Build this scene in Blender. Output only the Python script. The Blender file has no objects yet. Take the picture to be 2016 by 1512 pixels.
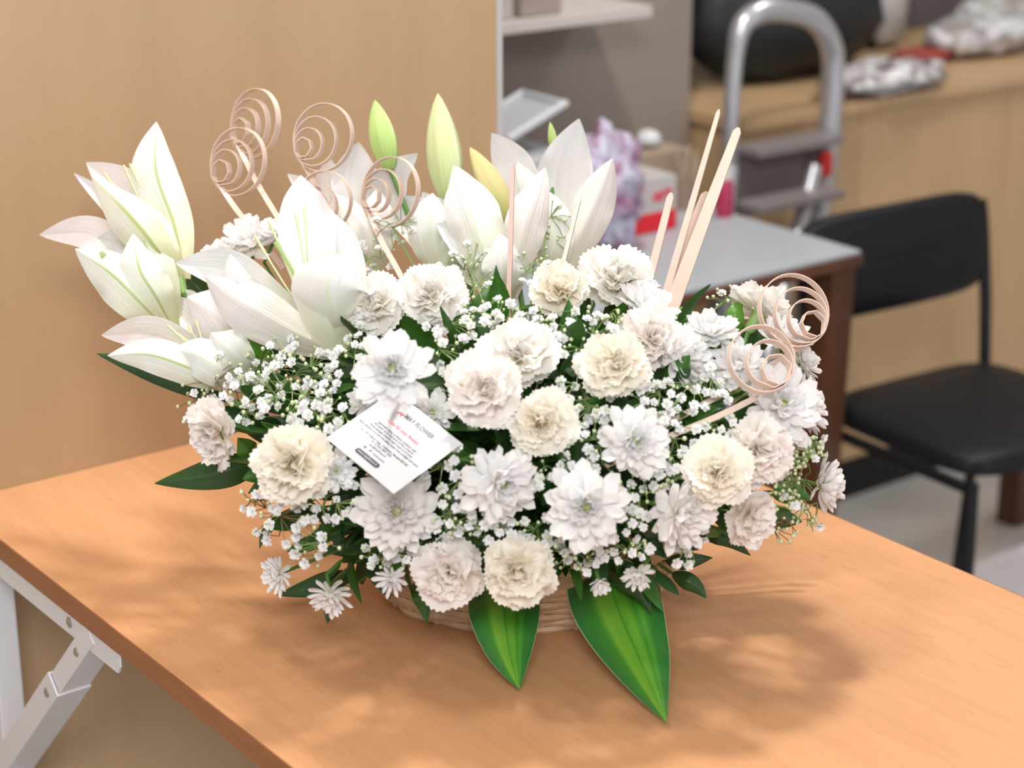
import bpy, math, random
import numpy as np
from mathutils import Vector, Matrix
rnd = random.Random(7)
sc = bpy.context.scene
COL = sc.collection

# ------------------------------------------------------------------ camera
FPX, PITCH, YAW = 3900.0, math.radians(19.25), math.radians(37.25)
CAM = Vector((-0.98243, -1.27179, 1.5))
FWD = Vector((math.sin(YAW)*math.cos(PITCH), math.cos(YAW)*math.cos(PITCH), -math.sin(PITCH)))
RGT = Vector((math.cos(YAW), -math.sin(YAW), 0.0))
UPV = RGT.cross(FWD)
cd = bpy.data.cameras.new('camera'); cam = bpy.data.objects.new('camera', cd); COL.objects.link(cam)
cam.matrix_world = Matrix.Translation(CAM) @ Matrix((RGT, UPV, -FWD)).transposed().to_4x4()
cd.sensor_width = 36; cd.lens = FPX/2016*36; cd.clip_start = .05
cd.dof.use_dof = True; cd.dof.focus_distance = 1.66; cd.dof.aperture_fstop = 4.6
sc.camera = cam

# ------------------------------------------------------------------ light and exposure
w = bpy.data.worlds.new('world'); sc.world = w; w.use_nodes = True
w.node_tree.nodes['Background'].inputs[0].default_value = (.93, .95, 1, 1)
w.node_tree.nodes['Background'].inputs[1].default_value = .68
def area(name, loc, sx, sy, power, col=(1, .97, .93), aim=None):
    l = bpy.data.lights.new(name, 'AREA'); l.shape = 'RECTANGLE'; l.size = sx; l.size_y = sy
    l.energy = power; l.color = col
    o = bpy.data.objects.new(name, l); COL.objects.link(o); o.location = loc
    if aim is not None:
        o.rotation_euler = (Vector(aim)-Vector(loc)).to_track_quat('-Z', 'Y').to_euler()
    return o
area('ceiling_lamp_over_table', (.32, .34, 2.66), .18, .18, 24)
area('ceiling_lamp_near_camera', (-1.45, -1.95, 2.6), 1.0, .7, 56, (1, .985, .97), (0, 0, .9))
area('ceiling_lamp_left', (-.62, .12, 2.66), .2, .2, 9)
area('ceiling_lamp_over_counter', (2.1, .7, 2.66), .6, .3, 15)
sc.view_settings.view_transform = 'Standard'; sc.view_settings.look = 'None'
sc.view_settings.gamma = 1; sc.view_settings.use_curve_mapping = False
sc.view_settings.exposure = 0.24
sc.cycles.diffuse_bounces = 7; sc.cycles.transmission_bounces = 8; sc.cycles.max_bounces = 12

# ------------------------------------------------------------------ helpers
D0 = 1.764
def P(x, y, d):
    return CAM + (FWD + RGT*((x-1008)/FPX) - UPV*((y-756)/FPX))*d
def PX(x, y, dz=0.0): return P(x, y, D0+dz)
def onplane(x, y, axis, val):
    r = FWD + RGT*((x-1008)/FPX) - UPV*((y-756)/FPX)
    t = (val-CAM[axis])/r[axis]
    return CAM + r*t
M2 = lambda px, d=D0: px*d/FPX            # pixels at depth d -> metres
HF = Vector((math.sin(YAW), math.cos(YAW), 0)); ZV = Vector((0, 0, 1))
EC = Vector((-.012, -.01, .895)); ER = (.288, .20, .152)
def dome(x, y, k=1.0, dz=0.0):
    """a point on the outside of the bouquet seen at (x, y), and the outward direction there"""
    r = FWD + RGT*((x-1008)/FPX) - UPV*((y-756)/FPX)
    q = CAM-EC
    o = np.array([q.dot(RGT)/ER[0], q.dot(HF)/ER[1], q.dot(ZV)/ER[2]])
    d = np.array([r.dot(RGT)/ER[0], r.dot(HF)/ER[1], r.dot(ZV)/ER[2]])
    a, b, c = d@d, o@d, o@o-k*k
    disc = b*b-a*c
    t = (-b-math.sqrt(disc))/a if disc > 0 else -b/a
    p = CAM + r*(t+dz)
    q = p-EC
    n = (RGT*(q.dot(RGT)/ER[0]**2)+HF*(q.dot(HF)/ER[1]**2)+ZV*(q.dot(ZV)/ER[2]**2)).normalized()
    return p, n
def link(o, parent=None):
    COL.objects.link(o)
    if parent is not None: o.parent = parent
    return o
def mesh(name, V, F, mat, UV=None, smooth=True):
    me = bpy.data.meshes.new(name)
    me.from_pydata([tuple(v) for v in V], [], [tuple(f) for f in F])
    if mat is not None:
        for m_ in (mat if isinstance(mat, (list, tuple)) else [mat]): me.materials.append(m_)
    if UV is not None:
        uvl = me.uv_layers.new(name='UVMap')
        li = np.empty(len(me.loops), dtype=np.int32); me.loops.foreach_get('vertex_index', li)
        uvl.data.foreach_set('uv', np.asarray(UV, dtype=np.float32)[li].ravel())
    if smooth: me.polygons.foreach_set('use_smooth', [True]*len(me.polygons))
    me.update(); return me
def tag(o, label=None, cat=None, group=None, kind=None):
    if label: o['label'] = label
    if cat: o['category'] = cat
    if group: o['group'] = group
    if kind: o['kind'] = kind
    return o
def empty(name, loc, label, cat, group=None, mat=None):
    o = bpy.data.objects.new(name, None); o.empty_display_size = .02; COL.objects.link(o)
    o.matrix_world = mat if mat is not None else Matrix.Translation(loc)
    return tag(o, label, cat, group)
def child(name, me, parent, world=False, label=None):
    """world=True: mesh coordinates are world coordinates"""
    o = bpy.data.objects.new(name, me); COL.objects.link(o); o.parent = parent
    if world: o.matrix_parent_inverse = parent.matrix_basis.inverted()
    if label: o['label'] = label
    return o
class MB:
    def __init__(s): s.v = []; s.f = []; s.uv = []
    def add(s, V, F, UV=None):
        n = len(s.v); s.v += [Vector(v) for v in V]; s.f += [tuple(i+n for i in f) for f in F]
        s.uv += list(UV) if UV is not None else [(0, 0)]*len(V)
    def box(s, a, b, M=None, bev=0.0):
        x0, y0, z0 = a; x1, y1, z1 = b
        if bev <= 0:
            V = [Vector((x, y, z)) for x in (x0, x1) for y in (y0, y1) for z in (z0, z1)]
            F = [(0, 1, 3, 2), (4, 6, 7, 5), (0, 4, 5, 1), (2, 3, 7, 6), (0, 2, 6, 4), (1, 5, 7, 3)]
        else:
            import bmesh
            bm = bmesh.new(); bmesh.ops.create_cube(bm, size=1)
            for v in bm.verts: v.co = Vector(((x0+x1)/2+v.co.x*(x1-x0), (y0+y1)/2+v.co.y*(y1-y0), (z0+z1)/2+v.co.z*(z1-z0)))
            bmesh.ops.bevel(bm, geom=list(bm.edges), offset=bev, segments=3, affect='EDGES', profile=.5)
            bm.verts.index_update(); V = [v.co.copy() for v in bm.verts]; F = [tuple(v.index for v in f.verts) for f in bm.faces]; bm.free()
        if M is not None: V = [M @ v for v in V]
        s.add(V, F); return s
    def tube(s, pts, r, n=8, cap=True):
        pts = [Vector(p) for p in pts]; m = len(pts)
        rr = r if isinstance(r, (list, tuple)) else [r]*m
        V = []; up = None
        for i, p in enumerate(pts):
            t = (pts[min(i+1, m-1)]-pts[max(i-1, 0)]).normalized()
            if up is None: up = t.orthogonal().normalized()
            up = (up-t*up.dot(t)).normalized(); sd = t.cross(up)
            for k in range(n):
                a = 2*math.pi*k/n; V.append(p+(up*math.cos(a)+sd*math.sin(a))*rr[i])
        F = [(i*n+k, i*n+(k+1) % n, (i+1)*n+(k+1) % n, (i+1)*n+k) for i in range(m-1) for k in range(n)]
        if cap: F += [tuple(range(n-1, -1, -1)), tuple((m-1)*n+k for k in range(n))]
        s.add(V, F); return s
    def lathe(s, prof, n=24, M=None):
        V = [Vector((r*math.cos(2*math.pi*k/n), r*math.sin(2*math.pi*k/n), z)) for r, z in prof for k in range(n)]
        F = [(i*n+k, i*n+(k+1) % n, (i+1)*n+(k+1) % n, (i+1)*n+k) for i in range(len(prof)-1) for k in range(n)]
        if M is not None: V = [M @ v for v in V]
        s.add(V, F); return s
    def ball(s, c, r, n=8, m=6):
        V = []; F = []
        for i in range(m+1):
            th = math.pi*i/m
            for k in range(n):
                a = 2*math.pi*k/n
                V.append(Vector(c)+Vector((math.sin(th)*math.cos(a), math.sin(th)*math.sin(a), math.cos(th)))*r)
        F = [(i*n+k, (i+1)*n+k, (i+1)*n+(k+1) % n, i*n+(k+1) % n) for i in range(m) for k in range(n)]
        s.add(V, F); return s
    def mesh(s, name, mat, smooth=False): return mesh(name, s.v, s.f, mat, s.uv, smooth)
def autosmooth(me, ang=40):
    me.polygons.foreach_set('use_smooth', [True]*len(me.polygons))
    try: me.set_sharp_from_angle(angle=math.radians(ang))
    except Exception: pass
    return me
def single(name, mb, mat, label=None, cat=None, group=None, kind=None, smooth=False):
    me = mb.mesh(name, mat)
    if smooth: autosmooth(me)
    return tag(link(bpy.data.objects.new(name, me)), label, cat, group, kind)
def spline(pts, n):
    """Catmull-Rom through pts"""
    pts = [Vector(p) for p in pts]
    if len(pts) == 2: return [pts[0].lerp(pts[1], i/(n-1)) for i in range(n)]
    ext = [pts[0]*2-pts[1]]+pts+[pts[-1]*2-pts[-2]]; out = []
    for i in range(n):
        t = i/(n-1)*(len(pts)-1); k = min(int(t), len(pts)-2); t -= k
        a, b, c, d = ext[k:k+4]
        out.append(.5*((2*b)+(c-a)*t+(2*a-5*b+4*c-d)*t*t+(3*b-3*c+d-a)*t**3))
    return out
def frame(n, spin=0.0):
    """rotation taking local +Z to n"""
    q = Vector(n).normalized().to_track_quat('Z', 'Y').to_matrix()
    return q @ Matrix.Rotation(spin, 3, 'Z')
def camdir(r, u, f):
    return (RGT*r+UPV*u-FWD*f).normalized()

# ------------------------------------------------------------------ materials
class NT:
    def __init__(s, name):
        s.m = bpy.data.materials.new(name); s.m.use_nodes = True; s.t = s.m.node_tree
        s.b = s.t.nodes['Principled BSDF']; s.out = s.t.nodes['Material Output']
    def n(s, typ, **kw):
        o = s.t.nodes.new(typ)
        for k, v in kw.items():
            if k.startswith('i_'):
                o.inputs[int(k[2:])].default_value = v
            else: setattr(o, k, v)
        return o
    def l(s, a, b): s.t.links.new(a, b)
    def ramp(s, fac, stops, interp='LINEAR'):
        r = s.n('ShaderNodeValToRGB'); cr = r.color_ramp; cr.interpolation = interp
        while len(cr.elements) < len(stops): cr.elements.new(.5)
        for e, (p, c) in zip(cr.elements, stops): e.position = p; e.color = (*c, 1)
        s.l(fac, r.inputs[0]); return r.outputs[0]
    def math(s, op, a, b=None):
        o = s.n('ShaderNodeMath', operation=op)
        for i, x in enumerate((a, b)):
            if x is None: continue
            if isinstance(x, (int, float)): o.inputs[i].default_value = x
            else: s.l(x, o.inputs[i])
        return o.outputs[0]
    def mix(s, fac, a, b, mode='MIX'):
        o = s.n('ShaderNodeMix', data_type='RGBA', blend_type=mode)
        for i, x in ((0, fac), (6, a), (7, b)):
            if isinstance(x, (int, float)): o.inputs[i].default_value = x
            elif isinstance(x, tuple): o.inputs[i].default_value = (*x, 1)
            else: s.l(x, o.inputs[i])
        return o.outputs[2]
    def noise(s, scale, detail=3, coord='Object', sc3=None, rough=.5):
        tc = s.n('ShaderNodeTexCoord'); nz = s.n('ShaderNodeTexNoise')
        nz.inputs['Scale'].default_value = scale; nz.inputs['Detail'].default_value = detail; nz.inputs['Roughness'].default_value = rough
        if sc3:
            mp = s.n('ShaderNodeMapping'); mp.inputs['Scale'].default_value = sc3
            s.l(tc.outputs[coord], mp.inputs[0]); s.l(mp.outputs[0], nz.inputs[0])
        else: s.l(tc.outputs[coord], nz.inputs[0])
        return nz.outputs[0]
    def bump(s, h, strength=.2, dist=.001):
        b = s.n('ShaderNodeBump'); b.inputs['Strength'].default_value = strength; b.inputs['Distance'].default_value = dist
        s.l(h, b.inputs['Height']); s.l(b.outputs[0], s.b.inputs['Normal'])
    def translucent(s, col, amount):
        """thin petal or leaf: some light passes through"""
        tr = s.n('ShaderNodeBsdfTranslucent'); mx = s.n('ShaderNodeMixShader'); mx.inputs[0].default_value = amount
        if isinstance(col, tuple): tr.inputs[0].default_value = (*col, 1)
        else: s.l(col, tr.inputs[0])
        s.l(s.b.outputs[0], mx.inputs[1]); s.l(tr.outputs[0], mx.inputs[2]); s.l(mx.outputs[0], s.out.inputs[0])
def flat(name, col, rough=.5, metal=0, noise=None, spec=None, coat=0, alpha=None, trans=0):
    t = NT(name); t.b.inputs['Base Color'].default_value = (*col, 1); t.b.inputs['Roughness'].default_value = rough
    t.b.inputs['Metallic'].default_value = metal
    if spec is not None: t.b.inputs['Specular IOR Level'].default_value = spec
    if trans: t.b.inputs['Transmission Weight'].default_value = trans
    if coat: t.b.inputs['Coat Weight'].default_value = coat
    if noise:
        sc_, amt = noise; n = t.noise(sc_, 4)
        c = t.mix(n, tuple(min(1, x*(1-amt)) for x in col), tuple(min(1, x*(1+amt)) for x in col)); t.l(c, t.b.inputs['Base Color'])
        t.bump(n, .15, .0006)
    return t.m

def wood_mat(name, c_dark, c_mid, c_light, grain, fleck=0.0, rough=.38, fleck_col=(.4, .2, .1)):
    """grain: object-space scale triple, small along the grain"""
    t = NT(name)
    a = t.noise(1.0, 6, sc3=grain, rough=.6)
    big = t.noise(1.0, 2, sc3=tuple(g*.12 for g in grain))
    f = t.math('ADD', t.math('MULTIPLY', a, .6), t.math('MULTIPLY', big, .4))
    c = t.ramp(f, [(.32, c_dark), (.5, c_mid), (.68, c_light)])
    if fleck:
        fl = t.noise(1.0, 2, sc3=tuple(g*5.5 for g in grain), rough=.5)
        m = t.ramp(fl, [(.60, (0, 0, 0)), (.70, (1, 1, 1))])
        c = t.mix(t.math('MULTIPLY', m, fleck), c, fleck_col)
    t.l(c, t.b.inputs['Base Color']); t.b.inputs['Roughness'].default_value = rough
    t.b.inputs['Specular IOR Level'].default_value = .35
    t.bump(a, .06, .0004)
    return t.m
M_TABLE = wood_mat('beech_laminate', (.535, .268, .128), (.58, .298, .145), (.62, .325, .162), (75, 8, 75), .28)
M_TEDGE = wood_mat('beech_edging', (.26, .10, .042), (.30, .12, .052), (.33, .14, .062), (60, 8, 60), .2)
M_PART = wood_mat('maple_laminate', (.43, .295, .168), (.475, .325, .188), (.51, .355, .212), (14, 14, 2.0), .12, .42, (.42, .27, .15))
M_COUNTER = wood_mat('counter_laminate', (.49, .325, .175), (.54, .36, .20), (.58, .39, .22), (9, 9, 1.6), 0, .4)
M_TRIM = flat('grey_trim', (.52, .52, .54), .35)
M_FLOOR = NT('floor_tiles')
_n = M_FLOOR.noise(3.0, 5); M_FLOOR.l(M_FLOOR.ramp(_n, [(.3, (.34, .325, .315)), (.7, (.46, .44, .425))]), M_FLOOR.b.inputs['Base Color'])
M_FLOOR.b.inputs['Roughness'].default_value = .3; M_FLOOR = M_FLOOR.m
M_WALL = flat('taupe_wall', (.30, .25, .215), .7, noise=(2.5, .12))
M_CEIL = flat('ceiling_paint', (.75, .75, .74), .8)
M_WHITEMETAL = flat('white_powder_coat', (.66, .65, .67), .38, noise=(30, .04))
M_SCREW = flat('zinc_screw', (.42, .40, .38), .35, .8)
M_ALU = flat('brushed_aluminium', (.62, .62, .65), .32, .75, noise=(40, .05))
M_BLACKFAB = flat('black_vinyl', (.006, .0065, .009), .5, noise=(120, .3), spec=.3)
M_BLACKMET = flat('black_metal', (.008, .008, .009), .4, spec=.35)
M_DARKWOOD = wood_mat('dark_brown_wood', (.075, .028, .014), (.11, .042, .02), (.14, .055, .028), (20, 20, 3), 0, .4)
M_GREYTOP = flat('grey_laminate', (.40, .43, .46), .35, noise=(20, .05))

# petals and leaves -- UV: u across (0..1, .5 the midrib), v from base to tip
def petal_mat(name, base, edge, heart, trans=.25, hp=.35, rough=.55, vein=.0):
    t = NT(name); uv = t.n('ShaderNodeUVMap'); sp = t.n('ShaderNodeSeparateXYZ'); t.l(uv.outputs[0], sp.inputs[0])
    v = sp.outputs[1]
    c = t.ramp(v, [(0.0, heart), (hp, base), (1.0, edge)])
    nz = t.noise(60, 3)
    c = t.mix(t.math('MULTIPLY', nz, .12), c, tuple(x*.93 for x in base))
    t.l(c, t.b.inputs['Base Color']); t.b.inputs['Roughness'].default_value = rough
    t.b.inputs['Specular IOR Level'].default_value = .25
    # fine lengthwise veins
    mp = t.n('ShaderNodeMapping'); mp.inputs['Scale'].default_value = (26, 1.2, 1); t.l(uv.outputs[0], mp.inputs[0])
    n2 = t.n('ShaderNodeTexNoise'); n2.inputs['Scale'].default_value = 1; t.l(mp.outputs[0], n2.inputs[0])
    t.bump(n2.outputs[0], .25, .0006)
    t.translucent(c, trans)
    return t.m
def lily_mat(name, white, midcol, basecol, mw=.06, vend=.8, strength=1.0, pinkamt=.0, trans=.25):
    t = NT(name); uv = t.n('ShaderNodeUVMap'); sp = t.n('ShaderNodeSeparateXYZ'); t.l(uv.outputs[0], sp.inputs[0])
    u, v = sp.outputs[0], sp.outputs[1]
    du = t.math('ABSOLUTE', t.math('SUBTRACT', u, .5))
    m = t.ramp(t.math('DIVIDE', du, mw), [(0.0, (1, 1, 1)), (.35, (.75, .75, .75)), (1.0, (0, 0, 0))])
    vm = t.ramp(v, [(0, (1, 1, 1)), (vend*.7, (1, 1, 1)), (vend, (.25, .25, .25)), (1.0, (.05, .05, .05))])
    c = t.ramp(v, [(0.0, basecol), (.30, tuple(a*.5+b*.5 for a, b in zip(basecol, white))), (.6, white), (1, white)])
    c = t.mix(t.math('MULTIPLY', t.math('MULTIPLY', m, vm), strength), c, midcol)
    if pinkamt:
        nz = t.noise(16, 2)
        c = t.mix(t.math('MULTIPLY', t.ramp(nz, [(.42, (0, 0, 0)), (.7, (1, 1, 1))]), pinkamt), c, (.86, .66, .64))
    t.l(c, t.b.inputs['Base Color']); t.b.inputs['Roughness'].default_value = .42
    t.b.inputs['Specular IOR Level'].default_value = .3
    mp = t.n('ShaderNodeMapping'); mp.inputs['Scale'].default_value = (34, 1.0, 1); t.l(uv.outputs[0], mp.inputs[0])
    n2 = t.n('ShaderNodeTexNoise'); n2.inputs['Scale'].default_value = 1; t.l(mp.outputs[0], n2.inputs[0])
    t.bump(n2.outputs[0], .55, .0016)
    t.translucent(c, trans)
    return t.m
M_LIN = lily_mat('lily_inside', (.79, .79, .81), (.84, .87, .74), (.82, .85, .68), .030, .9, .5, 0, .22)
M_LPINK = lily_mat('lily_blush', (.86, .83, .825), (.84, .78, .62), (.84, .83, .68), .03, .95, .6, .25, .3)
M_LOUT = lily_mat('lily_outside', (.82, .82, .81), (.74, .76, .50), (.78, .81, .56), .05, .95, .55, 0, .22)
M_LGRN = lily_mat('lily_green_rib', (.84, .85, .79), (.36, .50, .12), (.74, .77, .46), .055, .98, .85, 0, .22)
M_LYEL = lily_mat('lily_yellow_rib', (.84, .83, .73), (.40, .50, .10), (.78, .79, .44), .08, .98, .85, 0, .3)
M_CHR = petal_mat('chrysanthemum_white', (.90, .895, .895), (.91, .905, .91), (.88, .88, .72), .32, .3)
M_CHRP = petal_mat('chrysanthemum_blush', (.90, .88, .875), (.90, .885, .885), (.88, .86, .68), .32, .4)
M_CHRC = petal_mat('chrysanthemum_heart', (.86, .87, .58), (.89, .90, .74), (.52, .64, .18), .32, .4)
M_CAR = petal_mat('carnation_white', (.92, .89, .83), (.93, .92, .90), (.91, .83, .68), .36, .6)
M_CARY = petal_mat('carnation_cream', (.92, .865, .75), (.93, .91, .85), (.90, .78, .56), .36, .6)
M_CARP = petal_mat('carnation_blush', (.92, .87, .82), (.93, .90, .88), (.90, .76, .62), .36, .6)
M_GYP = petal_mat('gypsophila_white', (.91, .91, .91), (.92, .92, .92), (.78, .82, .66), .25)
M_GYPB = flat('gypsophila_bud_green', (.55, .62, .38), .5)
M_GYPS = flat('gypsophila_stem_green', (.20, .30, .10), .5)
M_GYPT = flat('gypsophila_stem_brown', (.22, .15, .07), .5)
M_STEM = flat('stem_green', (.09, .20, .04), .45, noise=(60, .2))
M_CALYX = flat('calyx_green', (.22, .38, .12), .45, noise=(50, .15))
def leaf_mat(name, dark, light, rib, trans=.12, rough=.35):
    t = NT(name); uv = t.n('ShaderNodeUVMap'); sp = t.n('ShaderNodeSeparateXYZ'); t.l(uv.outputs[0], sp.inputs[0])
    du = t.math('ABSOLUTE', t.math('SUBTRACT', sp.outputs[0], .5))
    nz = t.noise(25, 3)
    c = t.mix(nz, dark, light)
    m = t.ramp(du, [(0.0, (1, 1, 1)), (.03, (0, 0, 0))])
    c = t.mix(t.math('MULTIPLY', m, .6), c, rib)
    t.l(c, t.b.inputs['Base Color']); t.b.inputs['Roughness'].default_value = rough
    mp = t.n('ShaderNodeMapping'); mp.inputs['Scale'].default_value = (22, 1.5, 1); t.l(uv.outputs[0], mp.inputs[0])
    n2 = t.n('ShaderNodeTexNoise'); n2.inputs['Scale'].default_value = 1; t.l(mp.outputs[0], n2.inputs[0])
    t.bump(n2.outputs[0], .3, .0006)
    t.translucent(t.mix(.5, c, (.15, .35, .02)), trans)
    return t.m
M_LEAF = leaf_mat('leaf_dark_green', (.018, .060, .016), (.035, .10, .026), (.06, .14, .05))
M_LEAF2 = leaf_mat('leaf_mid_green', (.035, .12, .02), (.06, .18, .03), (.12, .24, .06))
M_LEAF3 = leaf_mat('leaf_bright_green', (.07, .22, .02), (.12, .30, .035), (.15, .32, .06))
def dracaena_mat():
    t = NT('striped_leaf'); uv = t.n('ShaderNodeUVMap'); sp = t.n('ShaderNodeSeparateXYZ'); t.l(uv.outputs[0], sp.inputs[0])
    c = t.ramp(sp.outputs[0], [(0, (.03, .14, .035)), (.20, (.035, .19, .03)), (.27, (.09, .33, .03)), (.33, (.05, .25, .02)),
                               (.40, (.15, .40, .03)), (.49, (.12, .36, .025)), (.505, (.05, .22, .02)), (.53, (.15, .40, .03)),
                               (.68, (.21, .46, .045)), (.76, (.06, .26, .03)), (1, (.03, .15, .045))])
    mp = t.n('ShaderNodeMapping'); mp.inputs['Scale'].default_value = (60, .8, 1); t.l(uv.outputs[0], mp.inputs[0])
    n2 = t.n('ShaderNodeTexNoise'); n2.inputs['Scale'].default_value = 1; n2.inputs['Detail'].default_value = 3; t.l(mp.outputs[0], n2.inputs[0])
    c = t.mix(t.math('MULTIPLY', n2.outputs[0], .4), c, (.05, .22, .03))
    du = t.math('ABSOLUTE', t.math('SUBTRACT', sp.outputs[0], .5))
    c = t.mix(t.ramp(du, [(.488, (0, 0, 0)), (.497, (1, 1, 1))]), c, (.45, .55, .30))
    t.l(c, t.b.inputs['Base Color']); t.b.inputs['Roughness'].default_value = .3
    t.bump(n2.outputs[0], .25, .0005); t.translucent(c, .12); return t.m
M_DRAC = dracaena_mat()
M_BAMBOO = flat('pale_wood_strip', (.66, .51, .43), .5, noise=(70, .08))
M_BAMBOOP = flat('pinkish_wood_strip', (.66, .47, .41), .5, noise=(70, .08))
M_WICKER = wood_mat('wicker_cane', (.40, .24, .13), (.55, .36, .21), (.68, .49, .32), (40, 40, 40), 0, .5)
M_CARD = flat('white_card', (.66, .66, .68), .5)
M_INK = flat('ink_dark', (.06, .05, .09), .6)
M_INKG = flat('ink_grey', (.20, .19, .22), .6)
M_INKP = flat('ink_pink', (.78, .16, .22), .6)
M_INKB = flat('ink_pale_blue', (.62, .72, .78), .6)
M_INKL = flat('ink_light_grey', (.55, .54, .56), .6)

# ------------------------------------------------------------------ the setting
TZ = .75
def slab(name, a, b, mat, kind='structure', label=None, cat=None):
    return single(name, MB().box(a, b), mat, label, cat, kind=kind)
slab('floor', (-3.2, -2.6, -.06), (4.2, 2.5, 0), M_FLOOR)
slab('ceiling', (-3.2, -2.6, 2.72), (4.2, 2.5, 2.78), M_CEIL)
slab('wall_back', (-3.2, 2.3, 0), (4.2, 2.42, 2.72), M_WALL)
slab('wall_right', (4.1, -2.6, 0), (4.2, 2.3, 2.72), flat('right_wall_paint', (.5, .46, .42), .7))
PR = .337
slab('wall_left', (-3.2, .492, 0), (PR, .535, 2.72), M_PART)
slab('trim_1', (PR, .490, 0), (PR+.007, .537, 2.72), M_TRIM)

# ------------------------------------------------------------------ folding table on the partition
table = empty('folding_table', (-.0, .1, 0), 'orange beech laminate folding table fixed to the maple partition', 'table')
def tp(name, mb, mat, par=table, smooth=False):
    me = mb.mesh(name, mat)
    if smooth: autosmooth(me)
    if not hasattr(par, 'matrix_basis'): raise ValueError
    return child(name, me, par, world=par.parent is None)
tp('tabletop', MB().box((-.3315, -.80, TZ-.0205), (.3315, .4915, TZ), bev=.0006), M_TABLE)
edge = tp('edge_band', MB().box((-.3327, -.801, TZ-.0212), (-.3312, .4915, TZ-.0002)), M_TEDGE)
tp('edge_band', MB().box((.3312, -.801, TZ-.0212), (.3327, .4915, TZ-.0002)), M_TEDGE)
def bracket(x, s):
    # s = +1: outer face towards -x
    rail = MB()
    prof = [(.490, -.0215), (.142, -.0215), (.1385, -.025), (.1385, -.036), (.143, -.0435), (.490, -.0435)]
    n = len(prof)
    V = [Vector((x+dx, y, TZ+z)) for dx in (0, .0022) for y, z in prof]
    F = [tuple(range(n)), tuple(range(2*n-1, n-1, -1))]+[(i, (i+1) % n+0, (i+1) % n+n, i+n) for i in range(n)]
    rail.add(V, F)
    rail.box((x, .142, TZ-.0235), (x+.026, .490, TZ-.0213))
    r = tp('bracket_rail', rail, M_WHITEMETAL)
    def screw(par, y, z, rad, xx=x):
        mb = MB(); Mx = Matrix.Translation((xx, y, z)) @ Matrix.Rotation(-math.pi/2, 4, 'Y')
        mb.lathe([(0, .0022), (rad*.6, .002), (rad, .0008), (rad, -.0005)], 16, Mx)
        o = bpy.data.objects.new('rivet', autosmooth(mb.mesh('rivet', M_SCREW))); COL.objects.link(o); o.parent = par
        return o
    screw(r, .235, TZ-.031, .0052)
    plate = tp('wall_plate', MB().box((x+.004, .430, .26), (x+.030, .492, TZ-.044), bev=.002), M_WHITEMETAL)
    # diagonal brace: two nested channels, from rail to plate foot
    a = Vector((x-.001, .202, TZ-.034)); b = Vector((x-.001, .462, .452))
    d = (b-a).normalized(); nrm = Vector((1, 0, 0)).cross(d).normalized()
    def channel(p, q, wd, dp, tk=.002, ox=0):
        mb = MB(); 
        Mx = Matrix((d, nrm, Vector((1, 0, 0)))).transposed().to_4x4(); Mx.translation = p
        L = (q-p).length
        mb.box((0, -wd/2, ox), (L, wd/2, ox+tk), Mx); mb.box((0, wd/2-tk, ox+tk), (L, wd/2, ox+dp), Mx); mb.box((0, -wd/2, ox+tk), (L, -wd/2+tk, ox+dp), Mx)
        return mb
    up = tp('upper_brace', channel(a-d*.012, a+d*.15, .021, .030), M_WHITEMETAL)
    lo = tp('lower_brace', channel(a+d*.105, b, .025, .034, ox=-.003), M_WHITEMETAL)
    screw(up, (a+d*.03).y, (a+d*.03).z, .0042, x-.001); screw(lo, (a+d*.125).y, (a+d*.125).z, .0046, x-.004)
bracket(-.331, 1)
bracket(.300, 1)

# ------------------------------------------------------------------ background furniture
# second table
t2 = empty('side_table', (.7, .9, 0), 'grey-topped dark wooden side table behind the bouquet', 'table')
X0, X1, Y0, Y1, Z2 = .35, 1.145, .672, 1.10, .72
tp('table_top', MB().box((X0, Y0, Z2-.006), (X1, Y1, Z2), bev=.001), M_GREYTOP, t2)
tp('edge_frame', MB().box((X0-.004, Y0-.004, Z2-.024), (X1+.004, Y1+.004, Z2-.0062), bev=.002), M_DARKWOOD, t2)
for lx, ly, sx in ((X1-.052, Y0+.004, -.022), (X0+.004, Y0+.004, .01), (X1-.052, Y1-.056, -.022), (X0+.004, Y1-.056, .01)):
    mb = MB(); V = []
    for z, o in ((0, sx), (Z2-.025, 0)):
        V += [Vector((lx+o, ly, z)), Vector((lx+o+.048, ly, z)), Vector((lx+o+.048, ly+.05, z)), Vector((lx+o, ly+.05, z))]
    mb.add(V, [(0, 3, 2, 1), (4, 5, 6, 7), (0, 1, 5, 4), (1, 2, 6, 5), (2, 3, 7, 6), (3, 0, 4, 7)])
    tp('leg', mb, M_DARKWOOD, t2)
tp('back_panel', MB().box((X0+.05, Y1-.03, .12), (X1-.05, Y1-.012, Z2-.026)), M_COUNTER, t2)
tp('stretcher', MB().box((X0+.05, Y0+.02, .33), (X1-.055, Y0+.045, .37)), M_DARKWOOD, t2)

# counter
ZC = .775
ct = empty('counter', (2.3, 1.5, 0), 'long tan wood-panelled counter with black plinth behind the chair', 'counter')
CX0, CX1, CY0, CY1 = 1.40, 4.0, 1.20, 1.85
for i, (a, b) in enumerate(((CX0, 1.70), (1.703, 2.12), (2.123, 2.9), (2.903, CX1))):
    tp('front_panel', MB().box((a, CY0, .085), (b, CY0+.02, ZC-.003), bev=.001), M_COUNTER, ct)
tp('plinth', MB().box((CX0, CY0+.004, 0), (CX1, CY0+.03, .085)), M_BLACKMET, ct)
tp('countertop', MB().box((CX0-.01, CY0-.012, ZC), (CX1, CY1, ZC+.022), bev=.002), M_COUNTER, ct)
tp('side_panel', MB().box((CX0, CY0+.02, 0), (CX0+.02, CY1, ZC-.001)), M_COUNTER, ct)

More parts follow.
